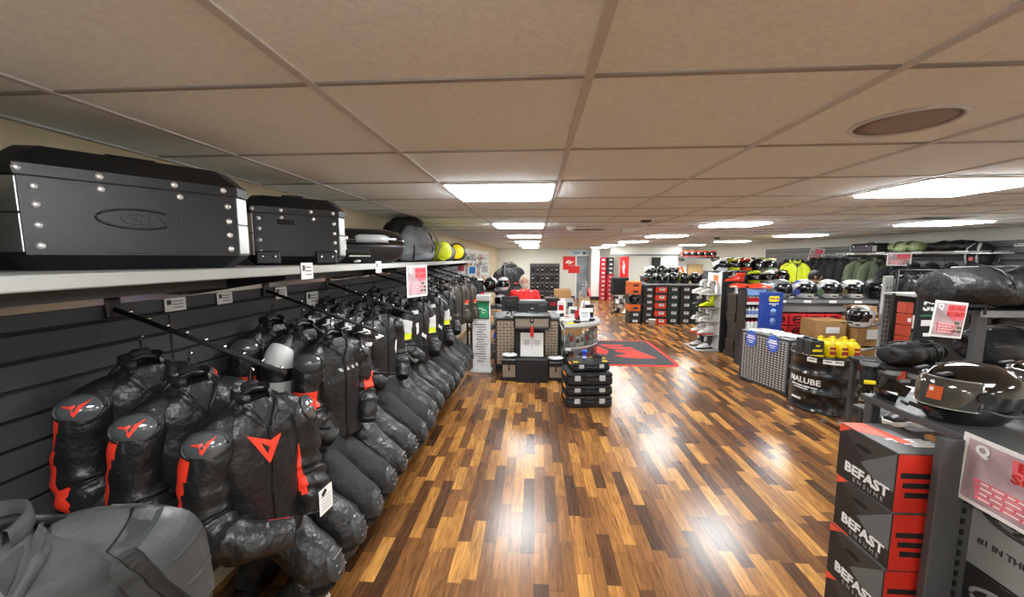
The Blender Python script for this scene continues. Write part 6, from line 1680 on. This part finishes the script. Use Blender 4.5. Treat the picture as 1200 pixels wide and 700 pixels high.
for i in range(2): rj(j11, 8.35 + .38 * i, 1.92, f'olive green textile jacket on the right wall, {["nearer", "farther"][i]} of two', mats=om_, skip=plain, scale=sc_r)
for i in range(6): rj(j8, 6.3 + .33 * i, 1.80, f'black jacket under the right wall shelf, {nn[i]} from the camera end', mats=tm_, skip=plain, scale=sc_r)
for i in range(2): rj(j11, 9.9 + .4 * i, 1.86, f'fluorescent yellow jacket on the right wall, {["nearer", "farther"][i]} of two', mats=ym_, skip=plain, x=6.55 + .15 * i)
rs = {'torso': [BLACK, RED, WLEATHER], 'sleeve': [BLACK, WLEATHER, RED], 'collar': [BLACK]}
for i in range(3): rj(j9, 10.45 + .3 * i, 1.85, f'red white and black jersey jacket on the right wall, {["nearest", "middle", "farthest"][i]} of three', mats=rs, skip=('chest_logo', 'hang_tag'), x=7.0)
t = thing('garment_rail', 'long dark hanging rail on the right wall under the shelf', 'rail', (7.12, 8.8, 2.03))
obj('bar', MB().cyl((0, -2.7, 0), (0, 3.2, 0), .013, 8), STEEL, t)
for y in (-2.6, -.9, .9, 3.1): obj('bracket', MB().box((.22, y, 0), (.46, .02, .03)), DGREY, t)
t = thing('wall_shelf', 'pale shelf on the right wall carrying cases and a green bag', 'shelf', (7.38, 8.05, 2.06))
obj('board', MB().box((0, 0, 0), (.42, 3.0, .03), bev=.005), LGREY, t)
obj('bracket', MB().box((.05, -1.3, -.04), (.3, .02, .06)).box((.05, 0, -.04), (.3, .02, .06)).box((.05, 1.3, -.04), (.3, .02, .06)), DGREY, t)
for k in range(4): obj('ticket', MB().box((-.215, -1.2 + .75 * k, -.01), (.004, .2, .06)), PAPER, t)
duffel('black roll bag on the right wall shelf, right of the green one', (7.36, 7.18, 2.077), .72, .10, PI / 2, BAGM, group='bags on the right wall shelf')
duffel('pale green camouflage roll bag on the right wall shelf', (7.36, 8.02, 2.077), .62, .11, PI / 2, M('bag_pale_green', S(166, 182, 130), .6, bump=.3, bscale=50, var=.35, vscale=12), group='bags on the right wall shelf')
t = pannier('pannier_case', 'grey case with silver front on the right wall shelf left of the green bag', (7.36, 8.85, 2.075), .66, .36, .20, rz=PI, latches=2, mats=(DGREY, BLACK, ALU), rivets=False, group='bags on the right wall shelf')
t = thing('backpack', 'black and white striped backpack hung high on the right slatwall', 'backpack', (7.34, 6.72, 1.84), 0)
rings = [[Vector((-.02 + .12 * k * math.cos(a), .17 * k * math.sin(a), z)) for a in [2 * PI * i / 24 for i in range(24)]] for z, k in crom([(0, .8), (.05, 1), (.2, 1.05), (.32, .8), (.37, .35)], 14)]
obj('bag_body', MB().loft(rings), MBLACK, t)
for y, m in ((-.08, WLEATHER), (.08, WLEATHER)): obj('stripe', MB().tube([(-.13, y, .03), (-.155, y * 1.05, .15), (-.14, y, .28), (-.07, y * .5, .36)], .02, 8, flat=.5), m, t)
obj('red_badge', MB().box((-.155, 0, .1), (.012, .06, .06), bev=.004), PINK, t)
t = thing('wood_panel', 'tan wooden panel edge at the right frame border on the right wall', 'panel', (7.45, 6.0, 1.2))
obj('board', MB().box((0, 0, .4), (.03, .22, .8)), TAN, t); obj('edge', MB().box((-.02, -.11, .4), (.012, .012, .8)), CARDD, t)
for i, (y, z) in enumerate(((6.42, 2.16), (6.22, 1.96), (6.16, 1.86))): price_tag(f'white price card on the right slatwall, {["highest", "middle", "lowest"][i]} of three', (7.555, y, z), -PI / 2, .14, .05, group='price cards on the right slatwall')
promo('small pink promotional poster under the green bag on the right wall', (7.0, 7.75, 1.93), (0, 0, -.9), .34, .24)
promo('small pink promotional poster high on the slatwall beside the jerseys', (7.30, 10.35, 2.05), (0, .2, -.9), .30, .34)
# free standing rack of jackets right of the post
t = thing('garment_rack', 'black garment rack packed with black jackets behind the bag shelf', 'garment rack', (5.65, 5.75, 0))
obj('bar', MB().cyl((-.45, 0, 1.78), (.95, 0, 1.78), .014, 10), MBLACK, t)
for x in (-.45, .95): obj('leg', MB().cyl((x, 0, 0), (x, 0, 1.78), .016, 10), MBLACK, t); obj('foot', MB().box((x, 0, .015), (.05, .5, .03)), MBLACK, t)
for i in range(7): dup(j8, (5.30 + .20 * i, 5.75, 1.665), PI / 2 + .08 * math.sin(i * 2.1), f'black jacket with pale shoulder mark on the black garment rack, {nn[i]} from the left', 'jackets on the black garment rack', skip=('chest_logo', 'front_flash', 'hang_tag'), mats={'shoulder_logo': [GREY if i % 3 else LBLUE]}, scale=(1.15, .68, 1.0))

# ------------------------------------------------------------------ near gondola with boxes and gloss black helmets
t = thing('near_gondola', 'dark grey shelf unit nearest the camera with gloss black helmets on top', 'shelf unit', (1.82, .60, 0))
GM = M('gondola_grey', S(84, 87, 88), .42, metal=.2, bump=.05, bscale=200)
obj('top_shelf', MB().box((.56, .79, 1.182), (1.12, 1.54, .036), bev=.006), GM, t)
obj('end_upright', MB().box((-.065, 1.02, .60), (.11, .035, 1.20), bev=.004).box((.05, 1.02, .58), (.12, .035, 1.16)), GM, t)
us = MB()
for k in range(22): us.box((-.005, 1.001, .12 + k * .048), (.012, .006, .024))
obj('slot_pattern', us, MBLACK, t)
obj('far_upright', MB().box((.04, 1.52, .58), (.05, .05, 1.16), bev=.004), GM, t)
obj('back_panel', MB().box((.60, .79, .58), (.03, 1.5, 1.16)), DGREY, t)
obj('base_shelf', MB().box((.32, .79, .06), (.56, 1.5, .12), bev=.006), GM, t)
obj('middle_shelf', MB().box((.34, .24, .36), (.5, 1.45, .022), bev=.004), GM, t)
# gloss helmets
def bighelm(lab, loc, rz, sc):
    t = helmet(lab, loc, rz, GBLACK, visor=M('tinted_clear_visor', S(70, 68, 64), .05, coat=.8), scale=sc, group='gloss black helmets on the near shelf unit')
    v = [c for c in t.children if c.name.startswith('visor') and not c.name.startswith('visor_')][0]
    st = helmet_shell(-.16, .24, -.50, -.16, 8, 4, .0075, False)
    so = obj('visor_sticker', MB().loft(st, False, False, closed=False), M('sticker_orange', S(206, 92, 40), .4), v)
    obj('sticker_print', MB().loft(helmet_shell(.06, .18, -.30, -.20, 4, 3, .0085, False), False, False, closed=False), PAPER, so)
    sh_ = MB()
    sh_.tube([(-.115, .06, .10), (-.125, -.02, .075), (-.115, -.10, .07)], .006, 6)
    for c in v.children:
        if c.name.startswith('visor_seal'): setmat(c, [ALU])
    obj('edge_trim', sh_, STEEL if False else DGREY, t)
    return t
bighelm('gloss black full face helmet with orange visor sticker, nearest on the shelf unit', (1.985, 1.80, 1.20), 1.50, (1.08, 1.16, 1.06))
bighelm('gloss black full face helmet cut by the right frame edge, behind the nearest one', (2.50, 1.92, 1.20), 1.50, (1.08, 1.16, 1.06))
t = thing('helmet_visor', 'loose dark visor lying at the far corner of the near shelf unit', 'visor', (1.93, 2.08, 1.20), .6)
obj('shield', MB().loft(helmet_shell(-.3, .4, -1.1, 1.1, 18, 6, .004, False), False, False, closed=False), DVISOR, t, T(0, -.02, .02) @ Rx(-1.25) @ T(0, -.1, -.10))
obj('mount_tab', MB().box((.0, .02, .012), (.09, .05, .02), bev=.004), WHITE, t)
# BEFAST boxes
RB = M('helmet_box_red', S(196, 40, 24), .5, var=.06); KB = M('helmet_box_black', S(40, 38, 37), .55, var=.08); GB = M('helmet_box_grey', S(98, 100, 100), .55, var=.05)
OC = M('helmet_box_orange', S(238, 84, 52), .5)
def hbox(lab, loc, rz):
    """local -x face is the lettered long side, -y end is red"""
    W, L, h = .235, .315, .276
    t = thing('helmet_box', lab, 'box', loc, rz, 'lettered helmet boxes in the stack')
    b = MB().box((0, 0, h / 2), (W, L, h - .004), bev=.003)
    obj('carton', b, KB, t)
    obj('red_end', MB().box((0, -L / 2 - .0008, h / 2), (W - .006, .002, h - .010)), RB, t)
    obj('top_print', MB().box((0, 0, h - .0015), (W - .006, L - .006, .002)), GB, t)
    F = frame((-W / 2 - .0004, 0, 0), (0, -1, 0), (0, 0, 1))            # x runs from far to near, y up
    obj('grey_wedge', MB().prism([(L / 2 - .004, .095), (L / 2 - .004, h - .006), (-.02, h * .50), (.06, .095)], .0016, F), GB, t)
    obj('upper_wedge', MB().prism([(-L / 2 + .01, h - .006), (L / 2 - .004, h - .006), (.01, h * .56)], .0012, F), M('helmet_box_dark', S(58, 56, 54), .55), t)
    obj('orange_corner', MB().prism([(-L / 2 + .003, h - .004), (-L / 2 + .003, h - .045), (-L / 2 + .07, h - .004)], .002, F).prism([(-W / 2 + .003, L / 2 - .003), (-W / 2 + .003, L / 2 - .10), (W / 2 - .08, -.06), (W / 2 - .14, -.06), (-W / 2 + .11, L / 2 - .003)], .0018, T(0, 0, h - .0008)), OC, t)
    obj('hand_hole', MB().prism([(.045 * math.cos(a) - .01, .013 * math.sin(a) + h * .76) for a in [2 * PI * i / 16 for i in range(16)]], .0024, F), MBLACK, t)
    text('BEFAST', .066, PAPER, t, F @ T(.015, .073, .0012), bold=.03, sx=1.12)
    text('ENSUME', .030, M('print_grey', S(150, 148, 146), .6), t, F @ T(.03, .028, .0012), space=1.7)
    E_ = frame((0, -L / 2 - .0018, 0), (1, 0, 0), (0, 0, 1))
    em = MB()
    em.prism([(.02 + .085 * math.cos(a), h * .5 + .10 * math.sin(a)) for a in [-PI / 2 + .3 + (PI - .6) * i / 12 for i in range(13)]], .0015, E_)
    for k in range(3): em.prism([(-.10 + .012 * k, h * .5 + .05 - .045 * k), (.03, h * .5 + .05 - .045 * k), (.03, h * .5 + .025 - .045 * k), (-.10 + .012 * k, h * .5 + .025 - .045 * k)], .0015, E_)
    obj('round_emblem', em, MBLACK, t)
    tl = MB()
    for k in range(4): tl.box((.03 + .02 * k, -.02 - .035 * k * .6, h + .0002), (.16, .016, .001), X=None)
    obj('top_lettering', tl, PAPER, t)
    return t
HBX = (1.70, 1.815)
hb = hbox('black and red helmet box with BEFAST lettering and orange corner, topmost of the stack', (HBX[0], HBX[1], .828), 0)
for k, (z, dx, nm) in enumerate(((.552, .004, 'second from the top'), (.276, -.003, 'third from the top'), (0.0, .003, 'at the bottom'))):
    dup(hb, (HBX[0] + dx, HBX[1] - .006 + .004 * k, z), .012 * (k - 1), f'black and red helmet box with BEFAST lettering, {nm} of the stack')
# grey boxes in the near bay
def gbox(lab, loc, m, pm, h):
    W, L = .34, .42
    t = thing('helmet_box', lab, 'box', loc, 0, 'grey lettered helmet boxes in the near bay')
    obj('carton', MB().box((0, 0, h / 2), (W, L, h - .004), bev=.003), m, t)
    F = frame((-W / 2 - .0008, 0, 0), (0, -1, 0), (0, 0, 1))
    obj('oval_emblem', MB().tube([(-W / 2 - .001, -.13 * math.cos(a) , h * .62 + .055 * math.sin(a)) for a in [2 * PI * i / 28 for i in range(29)]], .009, 6), pm, t)
    text('HJC', .085, pm, t, F @ T(0.0, h * .62, 0), bold=.03, sx=1.35, shear=.2)
    text('#1 IN THE WORLD', .036, pm, t, F @ T(.02, h * .28, 0), bold=.02)
    obj('orange_tab', MB().box((-.08, .13, h - .001), (.10, .12, .003)), OC, t)
    return t
gbox('grey helmet box with HJC oval lettering behind the promotional poster', (2.02, 1.44, .66), M('helmet_box_silver', S(136, 138, 137), .5, var=.05), M('print_dark', S(48, 48, 48), .5), .44)
gbox('dark helmet box with grey oval lettering below the grey one', (2.02, 1.44, .372), M('helmet_box_charcoal', S(36, 37, 38), .5), M('print_silver', S(150, 152, 152), .5), .285)
promo('large pink and white promotional poster hanging on the near shelf unit before the grey box', (1.795, 1.405, 1.085), (0, .035, -PI / 2 + .04), .42, .285)
# shoes beyond the far end of the near unit
t = thing('shoe_table', 'dark low display table beyond the near shelf unit', 'table', (2.84, 2.78, 0))
obj('table_top', MB().box((0, 0, .80), (.70, .46, .03), bev=.006), DGREY, t)
for sx in (-1, 1):
    for sy in (-1, 1): obj('leg', MB().box((sx * .30, sy * .2, .39), (.04, .04, .78)), DGREY, t)
sh0 = boot('black and white riding shoe on the low display table, left', (2.62, 2.70, .815), 1.9, BLACK, BLACK, WHITE, low=True, sc=1.1, name='shoe', cat='shoe', group='shoes on the low display table')
dup(sh0, (2.76, 2.66, .815), 1.7, 'red and black riding shoe on the low display table, middle', mats={'foot': [RED], 'shaft': [BLACK]})
dup(sh0, (2.90, 2.72, .815), 1.4, 'black riding shoe on the low display table, right', mats={'lace': [GREY]})
dup(sh0, (2.72, 2.90, .815), 1.6, 'white riding shoe at the back of the low display table', mats={'foot': [WHITE], 'shaft': [WHITE]})
# ------------------------------------------------------------------ back left: garments, packs and shelf beyond the jacket row
t = thing('garment_rack', 'dark garment rack of black jackets in the back left beyond the information stand', 'garment rack', (-.72, 9.3, 0))
obj('bar', MB().cyl((0, -.7, 1.84), (0, 1.9, 1.84), .014, 10), MBLACK, t)
for y in (-.7, 1.9): obj('leg', MB().cyl((0, y, 0), (0, y, 1.84), .018, 10), MBLACK, t); obj('foot', MB().box((0, y, .015), (.5, .05, .03)), MBLACK, t)
rm_ = {'torso': [TEXTILE] * 3, 'sleeve': [TEXTILE, TEXTILE, RED], 'collar': [TEXTILE]}
for i in range(5): dup(j9 if i % 2 else j11, (-.70 + .02 * i, 8.75 + .42 * i, 1.74), PI + .6, f'black jacket on the back left garment rack, {nn[i]} from the camera', 'jackets on the back left garment rack', mats=rm_, skip=('hang_tag', 'chest_logo', 'front_flash'), scale=(1.25, 1, 1.1))
t = thing('display_shelf', 'dark shelf unit with white and black gear left of the counter', 'shelf unit', (-1.0, 7.75, 0))
for z in (.10, .52, .94, 1.28): obj('shelf_board', MB().box((0, 0, z), (.8, .5, .025), bev=.004), DGREY, t)
for x in (-.39, .39):
    for y in (-.23, .23): obj('post', MB().box((x, y, .65), (.035, .035, 1.3)), DGREY, t)
hx = helmet('white helmet on the left shelf unit beside the information stand, top level left', (-1.2, 7.66, 1.294), PI + .3, HWHITE, accent=HBLK, detail=False, scale=1.05, group='helmets on the left shelf unit')
for i, (x, z, m, l) in enumerate(((-.92, 1.294, [HBLK, HWHITE], 'black helmet on the left shelf unit, top level middle'), (-.66, 1.294, [HWHITE, HRED], 'white and red helmet on the left shelf unit, top level right'),
        (-1.15, .954, [HMATT, HMATT], 'matt black helmet on the left shelf unit, second level left'), (-.72, .954, [HWHITE, HSIL], 'white helmet on the left shelf unit, second level right'))):
    dup(hx, (x, 7.66, z), PI - .3 + .2 * i, l, mats={'shell': m})
bx = boot('white riding boot on the left shelf unit, third level left', (-.80, 7.62, .534), PI + .4, WHITE, WHITE, BLACK, h=.28, sc=1.05, group='boots on the left shelf unit')
dup(bx, (-.66, 7.64, .534), PI - .2, 'white riding boot on the left shelf unit, third level right')
dup(bx, (-.72, 7.62, .114), PI + .2, 'black riding boot on the left shelf unit, lowest level', mats={'foot': [BLACK], 'shaft': [BLACK], 'shin_plate': [DGREY]})
t = thing('blue_pouch', 'small blue pouch hanging between the information stand and the counter', 'pouch', (-.69, 6.6, .52))
obj('pouch_body', MB().loft([rr(.05, .03, 0, 20), rr(.06, .04, .05, 20), rr(.05, .03, .12, 20)]), BLUE2, t); obj('strap', MB().tube([(-.04, 0, .11), (0, 0, .2), (.04, 0, .11)], .006, 6), BLACK, t)
pk = None
for r in range(4):
    for c in range(6):
        lab = f'small hanging pack on the pale back left slatwall, {["top", "second", "third", "bottom"][r]} row, {nn[c]} from the camera'
        loc = (XL + .07, 9.3 + .75 * c, 2.08 - .24 * r)
        if pk is None:
            pk = card_pack(lab, loc, .2, .2, PAPER, BLACK, 'packs on the pale slatwall'); pk.rotation_euler = (0, 0, PI / 2)
        else: dup(pk, loc, PI / 2, lab, mats={'card': [[PAPER, LGREY, DGREY, PAPER, ORANGE][(r * 3 + c) % 5]], 'blister': [[DGREY, BLACK, GREY][(r + c) % 3]]})
for i, (x, y, z, m, l) in enumerate(((-1.24, 7.3, 1.70, M('sign_blue', S(40, 120, 190), .5), 'small blue and white sign card hanging past the end of the jacket row'), (-1.0, 7.35, 1.72, LGREY, 'grey and white sign card hanging past the end of the jacket row'), (-1.45, 7.25, 1.75, PINK, 'pink sign card hanging past the end of the jacket row'))):
    t = thing('sign_card', l, 'sign', (x, y, z)); obj('card', MB().box((0, 0, 0), (.17, .006, .2)), PAPER, t); obj('print', MB().box((0, -.005, .02), (.12, .004, .13)), m, t); obj('hook', MB().tube([(0, 0, .1), (0, 0, .16), (0, .01, .18)], .003, 5), STEEL, t)
alucase('small_case', 'small scooter case with silver sides beside the white gear on the left shelf unit', (-1.1, 7.62, .112), .3, .3, .3)
